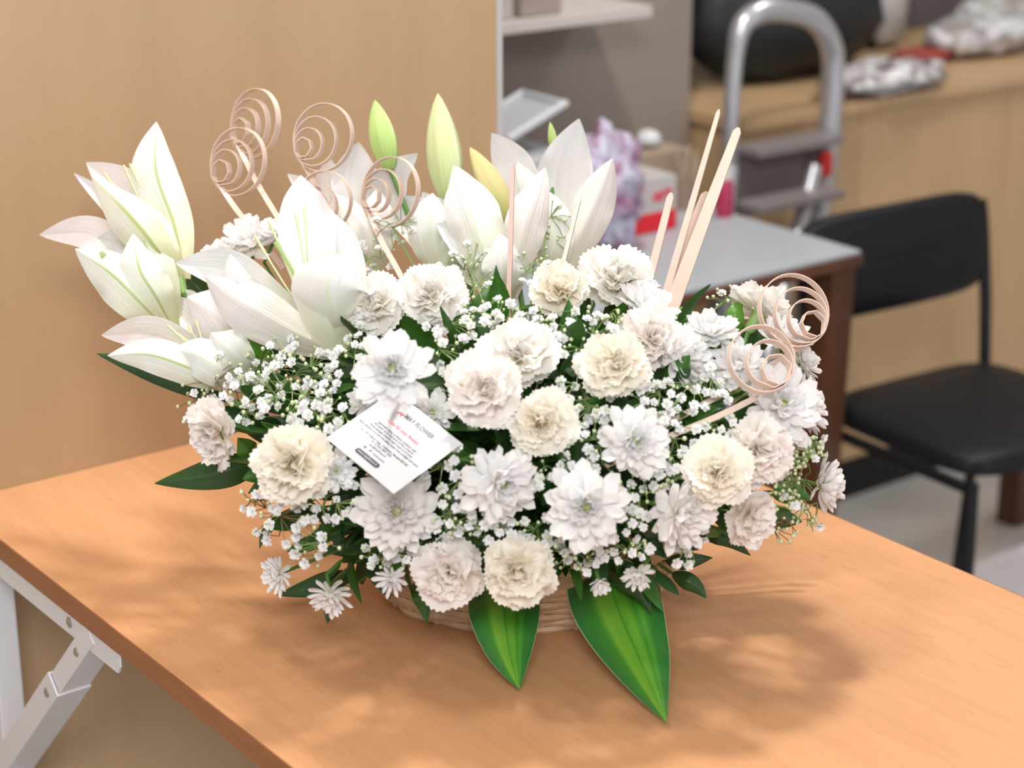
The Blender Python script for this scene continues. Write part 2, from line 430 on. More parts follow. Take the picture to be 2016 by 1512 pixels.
slab('wall_front', (-.4, 1.32, 0), (CX0-.015, 1.40, 2.72), M_WALL)
# chair
ch = empty('chair', (1.36, .57, 0), 'black padded metal-frame chair beside the side table', 'chair', mat=Matrix.Translation((1.342, .585, 0)) @ Matrix.Rotation(math.radians(-3), 4, 'Z'))
def cpart(name, mb, mat, smooth=True):
    me = mb.mesh(name, mat)
    if smooth: autosmooth(me, 50)
    return child(name, me, ch)
def pad(wd, dp, th, bulge=.0, rad=.05):
    """rounded cushion slab lying in xy"""
    n = 40; mb = MB(); rings = []
    for (ins, z) in ((.012, -th/2), (.0, -th/2+.006), (0, th/2-.008), (.006, th/2-.002), (.02, th/2+.002), (min(wd, dp)*.22, th/2+bulge), (min(wd, dp)*.42, th/2+bulge*1.2)):
        ring = []
        for k in range(n):
            a = 2*math.pi*k/n; c, s_ = math.cos(a), math.sin(a)
            e = 2/5.5
            ring.append(Vector(((wd/2-ins)*math.copysign(abs(c)**e, c), (dp/2-ins)*math.copysign(abs(s_)**e, s_), z)))
        rings.append(ring)
    V = [v for r in rings for v in r]; F = [(i*n+k, i*n+(k+1) % n, (i+1)*n+(k+1) % n, (i+1)*n+k) for i in range(len(rings)-1) for k in range(n)]
    F += [tuple(range(n-1, -1, -1)), tuple((len(rings)-1)*n+k for k in range(n))]
    mb.add(V, F); return mb
mb = pad(.375, .35, .035, .006); mb.v = [v+Vector((0, 0, .44)) for v in mb.v]; cpart('seat', mb, M_BLACKFAB)
mb = pad(.40, .165, .03, .006)
Rm = Matrix.Translation((0, .192, .655)) @ Matrix.Rotation(math.radians(82), 4, 'X')
for i, v in enumerate(mb.v):
    v = v.copy(); v.z += -.35*(v.x**2)*1.0+.0; mb.v[i] = Rm @ v
cpart('backrest', mb, M_BLACKFAB)
for s in (-1, 1):
    cpart('back_post', MB().tube(spline([(s*.193, .17, .43), (s*.197, .185, .55), (s*.197, .20, .66), (s*.19, .205, .715)], 14), .010, 10), M_BLACKMET)
    cpart('leg', MB().tube([(s*.19, -.165, .425), (s*.205, -.19, 0)], .010, 10), M_BLACKMET)
    cpart('leg', MB().tube([(s*.19, .165, .425), (s*.205, .21, 0)], .010, 10), M_BLACKMET)
    cpart('side_rail', MB().tube([(s*.19, -.17, .415), (s*.19, .17, .415)], .009, 8), M_BLACKMET)

# step ladder (aluminium, folded, leaning close to the counter)
YL = 1.13
def LP(x, y, yy=YL): return onplane(x, y, 1, yy)
ld = empty('step_ladder', (1.25, YL, 0), 'aluminium step ladder with arched top rail in front of the counter', 'ladder')
rl = [LP(1605, 455), LP(1628, 300), LP(1640, 150), LP(1634, 85), LP(1604, 38), LP(1550, 21), LP(1500, 22), LP(1462, 50), LP(1448, 110), LP(1440, 220), LP(1434, 400)]
a, b = rl[0]-rl[1], rl[-1]-rl[-2]
lft = rl[0]+a*((0-rl[0].z+.02)/a.z); rgt = rl[-1]+b*((.02-rl[-1].z)/b.z)
pts = [lft]+rl+[rgt]
# ribbon-like oval rail: tube flattened
pp = spline(pts, 90); mb = MB(); mb.tube(pp, [.0205 if i < 55 else .0205-.0065*min(1, (i-55)/12) for i in range(90)], 12)
tp('arched_rail', mb, M_ALU, ld, True)
for s, xx in ((0, 1608), (1, 1442)):
    pa, pb = LP(xx-4, 330, YL-.05), LP(xx-40 if s == 0 else xx-18, 470, YL-.09)
    tdir = (pb-pa); foot = pa+tdir*((pa.z-.02)/(-tdir.z))
    tp('front_leg', MB().tube([pa, foot], .014, 10), M_ALU, ld, True)
for yy_, dy in ((292, -.005), (402, -.05)):
    a_, b_ = LP(1440, yy_+0, YL+dy), LP(1618, yy_+26, YL+dy)
    a_ = LP(1446, yy_, YL+dy); b_ = LP(1612, yy_+26, YL+dy); b_.z = a_.z
    tp('step', MB().box((min(a_.x, b_.x), YL+dy-.06, a_.z-.008), (max(a_.x, b_.x), YL+dy, a_.z+.006), bev=.002), flat('ladder_tread', (.22, .19, .19), .5), ld)
a_, b_ = LP(1446, 300, YL+.004), LP(1610, 395, YL+.004)
tp('riser_panel', MB().box((a_.x, YL+.0, b_.z), (b_.x, YL+.006, a_.z)), flat('ladder_riser', (.16, .12, .12), .5), ld)
single('red_clip', MB().box((LP(1601, 305).x-.010, YL-.036, LP(1601, 320).z-.02), (LP(1601, 305).x+.014, YL-.022, LP(1601, 305).z+.01), bev=.004), flat('red_plastic', (.65, .02, .02), .4), 'small red plastic clip on the ladder rail', 'clip', smooth=True)

# things standing on the side table (blurred behind the bouquet)
def on2(x, y): return onplane(x, y, 2, Z2)
rb = random.Random(3)
b0 = on2(1232, 470)
bx = empty('paper_bag', b0, 'grey and white paper bag with red band and red printed motifs', 'bag')
M_BAGG = flat('bag_grey', (.50, .46, .45), .7); M_RED = flat('bag_red', (.70, .012, .03), .6); M_BAGR = flat('bag_red_print', (.62, .09, .11), .6)
Lx, Ly, Hz = .100, .09, .085
def bagbox(x0, y0, z0, x1, y1, z1): return MB().box((b0.x+x0, b0.y+y0, Z2+z0), (b0.x+x1, b0.y+y1, Z2+z1), bev=.0008)
tp('bag_body', bagbox(0, 0, .001, Lx, Ly, Hz), M_BAGG, bx)
tp('red_band', bagbox(-.0006, -.0012, .002, Lx+.0006, Ly, .032), M_RED, bx)
def disc_at(cx, cz, rx_, rz_, y, mat, nm, par):
    mb = MB(); n = 16
    V = [Vector((cx+rx_*math.cos(2*math.pi*k/n), y, cz+rz_*math.sin(2*math.pi*k/n))) for k in range(n)]+[Vector((cx+rx_*math.cos(2*math.pi*k/n), y+.001, cz+rz_*math.sin(2*math.pi*k/n))) for k in range(n)]
    mb.add(V, [tuple(range(n)), tuple(range(2*n-1, n-1, -1))]+[(k, (k+1) % n, (k+1) % n+n, k+n) for k in range(n)])
    return tp(nm, mb, mat, par)
disc_at(b0.x+.064, Z2+.056, .013, .008, b0.y-.0012, M_BAGR, 'printed_motif', bx)
disc_at(b0.x+.082, Z2+.062, .010, .005, b0.y-.0012, M_BAGR, 'printed_motif', bx)
disc_at(b0.x+.022, Z2+.073, .012, .005, b0.y-.0012, M_BAGR, 'printed_motif', bx)
# lilac plastic bag, crumpled
def crumple(name, c, r, mat, label, cat, seed, sq=(1, 1, 1), amp=.25, group=None, n=22, m=14):
    g = random.Random(seed); V = []; ks = [(Vector((g.uniform(-4, 4), g.uniform(-4, 4), g.uniform(-4, 4))), g.uniform(0, 6)) for _ in range(7)]
    for i in range(m+1):
        th = math.pi*i/m
        for k in range(n):
            a = 2*math.pi*k/n
            d = Vector((math.sin(th)*math.cos(a), math.sin(th)*math.sin(a), math.cos(th)))
            s = 1+amp*sum(abs(math.sin(kk.dot(d)*1.7+ph))-.5 for kk, ph in ks)/2.2
            v = Vector((d.x*sq[0], d.y*sq[1], max(d.z, -.8)*sq[2]))*r*s
            V.append(Vector(c)+v)
    dz_ = c[2]+.001-min(v.z for v in V)
    for v in V: v.z += dz_
    F = [(i*n+k, (i+1)*n+k, (i+1)*n+(k+1) % n, i*n+(k+1) % n) for i in range(m) for k in range(n)]
    o = link(bpy.data.objects.new(name, mesh(name, V, F, mat, None, True))); return tag(o, label, cat, group)
M_LILAC = NT('lilac_film'); _c = M_LILAC.ramp(M_LILAC.noise(28, 3), [(.35, (.30, .14, .24)), (.55, (.56, .54, .68)), (.8, (.70, .70, .80))]); M_LILAC.l(_c, M_LILAC.b.inputs['Base Color']); M_LILAC.b.inputs['Roughness'].default_value = .3; M_LILAC = M_LILAC.m
p = on2(1185, 505); crumple('plastic_bag', p+Vector((.01, .01, 0)), .052, M_LILAC, 'crumpled lilac and white plastic bag left of the red-banded paper bag', 'bag', 5, (.85, .9, 1.45), .42, n=34, m=24)
p = on2(1140, 515); crumple('red_wrapper', p+Vector((0, .0, .0)), .018, flat('red_wrapper_film', (.42, .05, .06), .4), 'small crumpled red wrapper behind the white blooms', 'wrapper', 8, (1.1, 1, .9), .3)
# bottle
p = on2(1425, 425); bt = empty('bottle', p, 'raspberry pink bottle with a white cap near the ladder', 'bottle')
tp('bottle_body', MB().lathe([(0, Z2), (.013, Z2), (.014, Z2+.004), (.014, Z2+.050), (.010, Z2+.058), (.007, Z2+.062)], 20, Matrix.Translation((p.x, p.y, 0))), flat('pink_liquid_plastic', (.42, .03, .09), .3), bt, True)
tp('cap', MB().lathe([(.0085, Z2+.060), (.0085, Z2+.082), (0, Z2+.083)], 16, Matrix.Translation((p.x, p.y, 0))), flat('white_cap', (.72, .70, .68), .4), bt, True)
# cups of sticks and small clutter at the back of the side table
def cup(px, py, label, r, h, mat, sticks, smat, g):
    p = on2(px, py); e = empty('pen_cup', p, label, 'cup')
    tp('cup_body', MB().lathe([(0, Z2+.001), (r*.9, Z2+.001), (r, Z2+h), (r*.9, Z2+h), (r*.8, Z2+.006), (0, Z2+.006)], 20, Matrix.Translation((p.x, p.y, 0))), mat, e, True)
    rr = random.Random(g)
    for i in range(sticks):
        a = rr.uniform(0, 6.3); d = rr.uniform(.2, .7)*r; hh = rr.uniform(.7, 1.0)*.105
        tp('stick', MB().tube([(p.x+d*math.cos(a)*.6, p.y+d*math.sin(a)*.6, Z2+.008), (p.x+d*math.cos(a)*1.6, p.y+d*math.sin(a)*1.6, Z2+hh)], .0035, 8), smat, e)
M_STK = flat('tan_sticks', (.42, .33, .24), .6)
cup(1235, 400, 'red cup holding pale wooden sticks at the back of the side table', .016, .040, flat('maroon_cup', (.25, .05, .07), .5), 5, M_STK, 1)
cup(1345, 408, 'brown cup holding short tan sticks behind the paper bag', .022, .045, flat('brown_cup', (.30, .22, .17), .6), 7, M_STK, 2)
p = on2(1290, 400); crumple('tissue', p+Vector((0, .02, .0885)), .018, flat('tissue_white', (.68, .68, .70), .8), 'white crumpled tissue on the tan box behind the paper bag', 'tissue', 4, (1, 1, .7), .25)
p = on2(1290, 400); single('cardboard_box', MB().box((p.x-.06, p.y-.02, Z2+.001), (p.x+.05, p.y+.05, Z2+.088), bev=.002), flat('cardboard', (.36, .27, .20), .8), 'low tan cardboard box behind the paper bag', 'box')
# clear plastic tray with rounded rim, sticking out beyond the partition, on a grey stack
M_CLR = flat('frosted_plastic', (.42, .44, .46), .3)
q0 = onplane(990, 300, 1, 1.0)
sb = single('storage_box', MB().box((.30, .86, Z2+.001) if False else (X0+.005, .90, Z2+.001), (q0.x+.055, 1.05, q0.z+.012), bev=.008), M_CLR, 'frosted plastic storage box on the side table by the partition edge', 'box', smooth=True)
tr = empty('plastic_tray', q0, 'shallow clear plastic tray tilted upward on the storage box', 'tray')
A_, B_ = onplane(960, 268, 1, .98), onplane(1072, 198, 1, .98)
mb = MB(); d_ = (B_-A_); wv = Vector((0, -.09, 0)); up_ = d_.cross(wv).normalized()*-1
if up_.z < 0: up_ = -up_
Mx = Matrix((d_.normalized(), wv.normalized(), up_)).transposed().to_4x4(); Mx.translation = A_
mb.box((0, -.05, -.002), (d_.length, .05, .002), Mx)
tp('tray_floor', mb, M_CLR, tr)
rim = [Mx @ Vector(v) for v in ((0, -.05, .004), (d_.length, -.05, .004), (d_.length, .05, .004), (0, .05, .004))]
tp('tray_rim', MB().tube([rim[0], rim[1], rim[2], rim[3]], .006, 8), flat('tray_rim_clear', (.62, .64, .66), .2), tr, True)
p = on2(1000, 400)
# wall shelf up high at the back with blurred boxes
S1_, S2_ = onplane(985, 70, 1, 1.14), onplane(1285, 0, 1, 1.14)
zs = S1_.z
sh = empty('wall_shelf', (.9, 1.25, zs), 'pale shelf high on the taupe wall beyond the partition', 'shelf')
tp('shelf_board', MB().box((.45, 1.14, zs), (S2_.x, 1.32, zs+.018), bev=.001), flat('shelf_white', (.58, .52, .49), .5), sh)
for i, (x, wd, h, c, nm) in enumerate(((.58, .09, .08, (.42, .36, .33), 'taupe'), (.69, .07, .06, (.26, .20, .18), 'brown'), (.78, .09, .075, (.48, .42, .39), 'beige'), (.885, .08, .08, (.34, .28, .25), 'dark beige'))):
    single('carton', MB().box((x, 1.16, zs+.019), (x+wd, 1.29, zs+.019+h), bev=.003), flat('carton_%d' % i, c, .7), '%s carton on the high wall shelf, %s from the partition' % (nm, ('nearest', 'second', 'third', 'farthest')[i]), 'box', 'cartons on the wall shelf')

# things on the counter
CT = ZC+.022
def onc(x, y): return onplane(x, y, 2, CT)
p = onc(1560, 165)
crumple('black_bag', (p.x+.05, 1.47, CT), .125, flat('black_cloth_bag', (.012, .014, .018), .6, noise=(20, .4)), 'large black cloth bag on the counter behind the ladder', 'bag', 12, (1.9, .9, 1.05), .12)
crumple('black_bag', (p.x+.42, 1.62, CT), .10, flat('dark_teal_bag', (.02, .032, .04), .6), 'dark slate bag on the counter right of the ladder arch', 'bag', 13, (1.3, .8, 1.15), .14)
def news_mat(name, c1, c2, c3, sc_=60):
    t = NT(name); v = t.n('ShaderNodeTexVoronoi'); v.inputs['Scale'].default_value = sc_
    tc = t.n('ShaderNodeTexCoord'); t.l(tc.outputs['Object'], v.inputs[0])
    c = t.ramp(v.outputs['Color'], [(0, c1), (.35, c2), (.6, c3), (.85, c1)], 'CONSTANT'); t.l(c, t.b.inputs['Base Color']); t.b.inputs['Roughness'].default_value = .35; return t.m
M_NEWS = news_mat('patterned_wrap', (.45, .43, .44), (.70, .69, .70), (.20, .17, .17))
p = onc(1765, 196)
crumple('wrapping_paper', (p.x+.035, p.y+.065, CT), .095, M_NEWS, 'crumpled grey patterned wrapping paper spilling over the counter edge', 'paper', 14, (1.35, .62, .28), .3)
p = onc(1830, 150)
crumple('red_cloth', (p.x+.10, p.y+.11, CT), .055, flat('dull_red_cloth', (.30, .05, .04), .8), 'dull red cloth lying on the counter behind the wrapping paper', 'cloth', 15, (1.3, .7, .25), .3)
p = onc(1940, 140)
crumple('newspaper_bundle', (p.x+.16, p.y+.14, CT), .09, news_mat('newsprint', (.55, .54, .55), (.33, .31, .30), (.68, .67, .69), 40), 'grey bundle of newspapers on the counter at the right', 'paper', 16, (1.6, .8, .45), .22)
p = onc(1810, 130)
crumple('plastic_roll', (p.x-.01, p.y+.20, CT), .04, flat('white_film', (.62, .61, .62), .35), 'upright white plastic film bundle standing on the counter', 'plastic', 17, (.75, .7, 2.6), .18)
crumple('plastic_film', (p.x+.10, p.y+.19, CT), .055, flat('clear_grey_film', (.42, .40, .38), .35), 'grey translucent film heap leaning by the white film bundle', 'plastic', 18, (.9, .7, 1.5), .25)
p = onc(1990, 90)
single('grey_crate', MB().box((p.x-.10, 1.69, CT+.001), (p.x+.34, 1.84, CT+.10), bev=.004), flat('crate_grey', (.12, .11, .115), .6), 'dark grey crate at the back of the counter', 'crate')
crumple('blue_bag', (p.x+.22, 1.77, CT+.101), .05, flat('blue_white_bag', (.12, .22, .42), .5), 'blue plastic bag on the dark grey crate', 'bag', 19, (1.3, .6, .6), .25)
crumple('white_bag', (p.x+.04, 1.77, CT+.101), .055, flat('white_bag_film', (.66, .66, .72), .4), 'white plastic bag on the dark grey crate', 'bag', 20, (1.1, .6, .7), .25)
crumple('newspaper_bundle', (p.x+.10, 1.55, CT), .07, news_mat('newsprint_light', (.66, .65, .66), (.40, .38, .37), (.5, .48, .47), 34), 'pale newspaper heap in front of the dark grey crate', 'paper', 21, (1.5, .6, .6), .22)
# floor items at right
p = onplane(1990, 1120, 2, 0.0)
single('white_board', MB().box((p.x-.30, p.y-.70, .001), (p.x+.54, p.y+.03, .02), bev=.003), flat('white_board_gloss', (.74, .71, .76), .3), 'flat white board lying on the floor below the chair', 'board')
p = onplane(2000, 1040, 2, 0.0)
tl = single('wood_block', MB().box((p.x+.0, p.y+.0, 0), (p.x+.05, p.y+.05, .17), bev=.003), M_DARKWOOD, 'short dark brown wooden block standing on the floor behind the chair', 'block')


# ================================================================== THE BOUQUET
# woven basket
BK = empty('wicker_basket', (EC.x, EC.y, TZ), 'low woven wicker basket under the bouquet on the folding table', 'basket')
BA, BB, BH = .118, .082, .085
def oval(k, z, n=96, wav=0.0, ph=0, stakes=24):
    out = []
    for i in range(n+1):
        a = 2*math.pi*i/n
        f = 1+wav*math.sin(stakes/2*a+ph)
        out.append(EC.xy.to_3d()+RGT*(BA*k*f*math.cos(a))+HF*(BB*k*f*math.sin(a))+ZV*z)
    return out
for i in range(13):
    z = TZ+.0035+i*.0066; k = 1+.32*(i/12)
    mb = MB(); mb.tube(oval(k, z, 96, .022, math.pi*(i % 2)), .0036, 6, cap=False)
    tp('weaver_strand', mb, M_WICKER, BK, True)
for i in range(24):
    a = 2*math.pi*(i+.5)/24
    f = lambda k, z: EC.xy.to_3d()+RGT*(BA*k*math.cos(a))+HF*(BB*k*math.sin(a))+ZV*z
    tp('stake', MB().tube([f(1, TZ+.001), f(1.16, TZ+.045), f(1.33, TZ+.088)], .0024, 6), M_WICKER, BK, True)
for j in (0, 1):
    pts = [EC.xy.to_3d()+RGT*(BA*1.34*math.cos(2*math.pi*i/144)*(1+.02*math.sin(16*2*math.pi*i/144+math.pi*j)))+HF*(BB*1.34*math.sin(2*math.pi*i/144)*(1+.02*math.sin(16*2*math.pi*i/144+math.pi*j)))+ZV*(TZ+.0885+.003*math.cos(16*2*math.pi*i/144+math.pi*j)) for i in range(145)]
    tp('rim_braid', MB().tube(pts, .004, 6, cap=False), M_WICKER, BK, True)
mb = MB(); pts = oval(.97, TZ+.002, 48)[:-1]; pt2 = oval(.97, TZ+.006, 48)[:-1]
mb.add(pts+pt2, [tuple(range(47, -1, -1)), tuple(range(48, 96))]+[(k, (k+1) % 48, (k+1) % 48+48, k+48) for k in range(48)]); tp('basket_floor', mb, M_WICKER, BK)
FO = MB(); rings = [(.80, .008), (.98, .06), (1.0, .12), (.85, .155), (.5, .17)]
V = []; 
for k, z in rings: V += oval(k, TZ+z, 40)[:-1]
FO.add(V, [(i*40+k, i*40+(k+1) % 40, (i+1)*40+(k+1) % 40, (i+1)*40+k) for i in range(len(rings)-1) for k in range(40)]+[tuple(range(39, -1, -1)), tuple(160+k for k in range(40))])
single('floral_foam', FO, flat('wet_foam_green', (.012, .035, .014), .9, noise=(60, .3)), 'dark green block of floral foam inside the basket', 'foam', smooth=True)
ROOT = EC+ZV*(-.03)

# ---- petal meshes shared by all flower heads (unit length, base at origin, growing along +X, upper side +Z)
def chr_petal(seed, wd=.175, cup=.5, curl=.25, nu=5, nv=8):
    g = random.Random(seed); V = []; UV = []; bend = g.uniform(-.05, .05); tw = g.uniform(-.25, .25)
    for j in range(nv+1):
        v = j/nv
        wv = wd*(.35+.65*math.sin(min(1, v*1.25)*math.pi/2)**1.2)*(1 if v < .72 else math.sqrt(max(0, 1-((v-.72)/.285)**2)))
        for i in range(nu):
            u = i/(nu-1); s = 2*u-1
            x = v-(.03*s*s*(v > .9)); y = s*wv+bend*v*v
            z = cup*wv*s*s + curl*v*v*.5 - .10*math.sin(v*math.pi) + tw*wv*s*v*.4
            V.append((x, y, z)); UV.append((u, v))
    F = [(j*nu+i, j*nu+i+1, (j+1)*nu+i+1, (j+1)*nu+i) for j in range(nv) for i in range(nu-1)]
    return V, F, UV
def car_petal(seed, ruf=.10, serr=.035, half=.7, nu=21, nv=8, fold=0.0):
    """fan-shaped ruffled petal with a toothed rim"""
    g = random.Random(seed); V = []; UV = []
    ph, ph2, k1, k2 = g.uniform(0, 6), g.uniform(0, 6), g.uniform(3.2, 4.6), g.uniform(7, 9.5)
    half *= g.uniform(.9, 1.12)
    for j in range(nv+1):
        v = j/nv
        for i in range(nu):
            u = i/(nu-1); s = 2*u-1
            rr = v*(1-.16*s*s+.03*math.sin(k1*s+ph))
            if j == nv: rr += serr*(1 if i % 2 else -.6)*g.uniform(.4, 1.2)
            a = s*half*(.25+.75*v**.7)
            x = rr*math.cos(a); y = rr*math.sin(a)
            amp = ruf*v**1.8
            z = amp*(math.sin(k1*s+ph)+.45*math.sin(k2*s+ph2+v*2))+.10*v*v+fold*s*s*v
            V.append((x, y, z)); UV.append((u, v))
    F = [(j*nu+i, j*nu+i+1, (j+1)*nu+i+1, (j+1)*nu+i) for j in range(nv) for i in range(nu-1)]
    return V, F, UV
def variants(fn, n, mats, nm, **kw):
    return {m.name: [mesh(nm, *fn(i*7+1, **kw)[:2], m, fn(i*7+1, **kw)[2]) for i in range(n)] for m in mats}
CHRP = variants(chr_petal, 4, (M_CHR, M_CHRP), 'petal')
CHRN = variants(chr_petal, 3, (M_CHR, M_CHRP), 'petal', wd=.115, cup=.9)
CHRI = variants(chr_petal, 3, (M_CHRC, M_CHR, M_CHRP), 'petal', wd=.20, cup=1.3, curl=.5)
CARO = variants(car_petal, 5, (M_CAR, M_CARY, M_CARP), 'petal', ruf=.075, serr=.040, half=.75)
CARI = variants(car_petal, 6, (M_CAR, M_CARY, M_CARP), 'petal', ruf=.19, serr=.05, half=.85, fold=.25)
HEADS = []   # (x, y, r) in the photograph's frame, only used to leave room for the blooms when scattering filler

def place(me, par, rot3, loc, scale, name='petal'):
    o = bpy.data.objects.new(name, me); COL.objects.link(o); o.parent = par
    sx = scale if isinstance(scale, (tuple, list)) else (scale,)*3
    o.matrix_basis = Matrix.Translation(loc) @ rot3.to_4x4() @ Matrix.Diagonal((*sx, 1))
    return o
def petal_rot(az, el, roll=0.0):
    return (Matrix.Rotation(az, 3, 'Z') @ Matrix.Rotation(-el, 3, 'Y') @ Matrix.Rotation(roll, 3, 'X'))
def stem_to_root(par, M, r=.0022, mat=M_STEM, start=.02):
    """stem from the back of the head into the foam, in the thing's own coordinates"""
    inv = M.inverted(); e = inv @ ROOT
    a = Vector((0, 0, -start)); L = e.length
    pts = spline([a, a+Vector((0, 0, -.25*L*.6)), e*.72+Vector((0, 0, 0)), e], 10)
    mb = MB().tube(pts, r, 6)
    child('stem', autosmooth(mb.mesh('stem', mat)), par)
def head_matrix(p, n, spin):
    M = frame(n, spin).to_4x4(); M.translation = p; return M
def facing(n, face):
    """blend the outward direction with a direction given in view terms (right, up, towards camera)"""
    if face is None: face = (0, 0, 1)
    f = camdir(*face)
    return (n*.45+f*.75).normalized() if face == (0, 0, 1) else (n*.15+f*.85).normalized()

M_EYE = flat('chrysanthemum_eye_green', (.30, .36, .06), .6, noise=(400, .4))
def chrys(x, y, rpx, label, face=None, dz=0.0, mat=M_CHR, k=1.03, full=1.0, narrow=False, seed=None, center=M_CHRC, open_=0.0):
    p, n = dome(x, y, k, dz); n = facing(n, face); g = random.Random(seed if seed is not None else int(x*13+y))
    d = (p-CAM).dot(FWD); R = rpx*d/FPX
    M = head_matrix(p, n, g.uniform(0, 6)); e = empty('chrysanthemum', p, label, 'flower', 'chrysanthemums in the basket', mat=M)
    HEADS.append((x, y, rpx))
    P1 = (CHRN if narrow else CHRP)[mat.name]; PI_ = CHRI[mat.name]; PC = CHRI[center.name]
    rings = [(12, -.04, 1.0), (12, .18, .98), (12, .42, .86), (11, .68, .70), (9, .95, .52)] if full >= 1 else [(12, .05, 1.0), (11, .32, .88), (9, .62, .66), (7, .9, .5)]
    ph = 0
    for ri, (cnt, el, ln) in enumerate(rings):
        ph += g.uniform(.2, .4)
        for q in range(cnt):
            az = ph+2*math.pi*q/cnt+g.gauss(0, .07); L = R*ln*g.uniform(.80, 1.12); ee = el+open_+g.gauss(0, .09)
            src = P1 if ri < len(rings)-2 else PI_
            r0 = R*.05
            place(g.choice(src), e, petal_rot(az, ee, g.gauss(0, .16)), (r0*math.cos(az), r0*math.sin(az), -R*.06+ri*R*.03), (L, L*g.uniform(.85, 1.15), L))
    # tight green-yellow heart
    for q in range(9):
        az = q*2.4; L = R*(.34-.012*q)*g.uniform(.9, 1.1)
        place(PC[q % 3], e, petal_rot(az, 1.12+.03*q), (R*.04*math.cos(az), R*.04*math.sin(az), R*.02), (L, L, L), 'inner_petal')
    child('eye', autosmooth(MB().ball((0, 0, R*.20), R*.085, 8, 6).mesh('eye', M_EYE)), e)
    mb = MB(); mb.lathe([(0, -R*.22), (R*.10, -R*.20), (R*.2, -R*.10), (R*.14, -R*.02), (0, R*.12)], 12)
    child('calyx', autosmooth(mb.mesh('calyx', M_CALYX)), e)
    stem_to_root(e, M, .0016 if R < .025 else .0022, M_STEM, R*.2)
    return e
def carn(x, y, rpx, label, face=None, dz=0.0, mat=M_CAR, k=1.03, seed=None, deep=1.0):
    p, n = dome(x, y, k, dz); n = facing(n, face); g = random.Random(seed if seed is not None else int(x*17+y))
    d = (p-CAM).dot(FWD); R = rpx*d/FPX*1.02
    M = head_matrix(p, n, g.uniform(0, 6)); e = empty('carnation', p, label, 'flower', 'carnations in the basket', mat=M)
    HEADS.append((x, y, rpx))
    ph = 0
    for ri, (cnt, el, ln, src, zz) in enumerate([(6, .0, 1.0, CARO, 0), (6, .28, 1.0, CARO, .02), (6, .55, .92, CARI, .02), (5, .82, .80, CARI, .04), (5, 1.08, .68, CARI, .06), (3, 1.35, .58, CARI, .06)]):
        ph += g.uniform(.3, .6)
        for q in range(cnt):
            az = ph+2*math.pi*q/cnt+g.gauss(0, .10); L = R*ln*g.uniform(.86, 1.10)
            r0 = R*.07*(ri > 3)
            place(g.choice(src[mat.name]), e, petal_rot(az, el+g.gauss(0, .08), g.gauss(0, .12+.08*ri)), (r0*math.cos(az), r0*math.sin(az), -R*.25+zz*R), (L, L*g.uniform(.8, 1.0), L))
    mb = MB(); mb.lathe([(0, -R*.95), (R*.10, -R*.93), (R*.17, -R*.8), (R*.20, -R*.5), (R*.24, -R*.22), (0, -R*.18)], 14)
    child('calyx', autosmooth(mb.mesh('calyx', M_CALYX)), e)
    stem_to_root(e, M, .0022, M_STEM, R*.9)
    return e

CA, CB, CC = M_CAR, M_CARY, M_CARP
for a in [
 (742, 597, 64, 'cream carnation half tucked behind its neighbour, right of the big front lily', (-.25, .3, 1), .0, CA),
 (850, 578, 70, 'cream carnation of the upper pair, right one, below the tall bud', (.05, .35, 1), -.01, CA),
 (1103, 568, 62, 'pale cream carnation crossed by a thin wood strip', (.0, .45, 1), .0, CB),
 (1213, 545, 76, 'white carnation at the top right, at the foot of the flat wooden sticks', (.1, .5, 1), .01, CA),
 (1022, 697, 80, 'cream carnation above the centre, uppermost of the central three', (.1, .4, 1), -.01, CA),
 (950, 768, 80, 'cream carnation just right of the large white chrysanthemum above the card', (-.1, .1, 1), -.025, CC),
 (1068, 832, 74, 'deep cream carnation with tightly curled heart, lowest of the central three', (.15, -.05, 1), -.012, CB),
 (1210, 718, 74, 'cream-centred white carnation with ruffled rim, right of the central three', (-.15, .25, 1), -.02, CB),
 (1284, 660, 72, 'blush cream carnation behind the ruffled cream-centred one', (.25, .5, 1), .0, CC),
 (420, 856, 70, 'white carnation at the far left, turned sideways over the table', (-.75, -.45, .75), -.01, CC),
 (576, 915, 84, 'large cream carnation at the lower left of the care card', (-.2, -.1, 1), -.02, CB),
 (883, 1128, 74, 'blush carnation at the bottom, left one of the lowest pair', (-.15, -.1, 1), -.005, CC),
 (1020, 1126, 76, 'cream carnation with brownish heart above the short striped leaf', (0, -.1, 1), -.02, CB),
 (1412, 928, 72, 'yellowish cream carnation at the lower right of the bouquet', (-.2, .15, 1), -.025, CB),
 (1496, 888, 76, 'blush carnation right of the yellowish cream one', (.35, .1, 1), -.01, CC),
 (1482, 1020, 62, 'pale pink carnation low at the right, turned sideways over the table', (.7, -.35, .8), .0, CC),
 (1504, 606, 66, 'white carnation at the upper right seen from behind, inside the wood curl', (.55, .75, -.35), .02, CA),
]:
    carn(a[0], a[1], a[2], a[3], a[4], a[5], a[6])

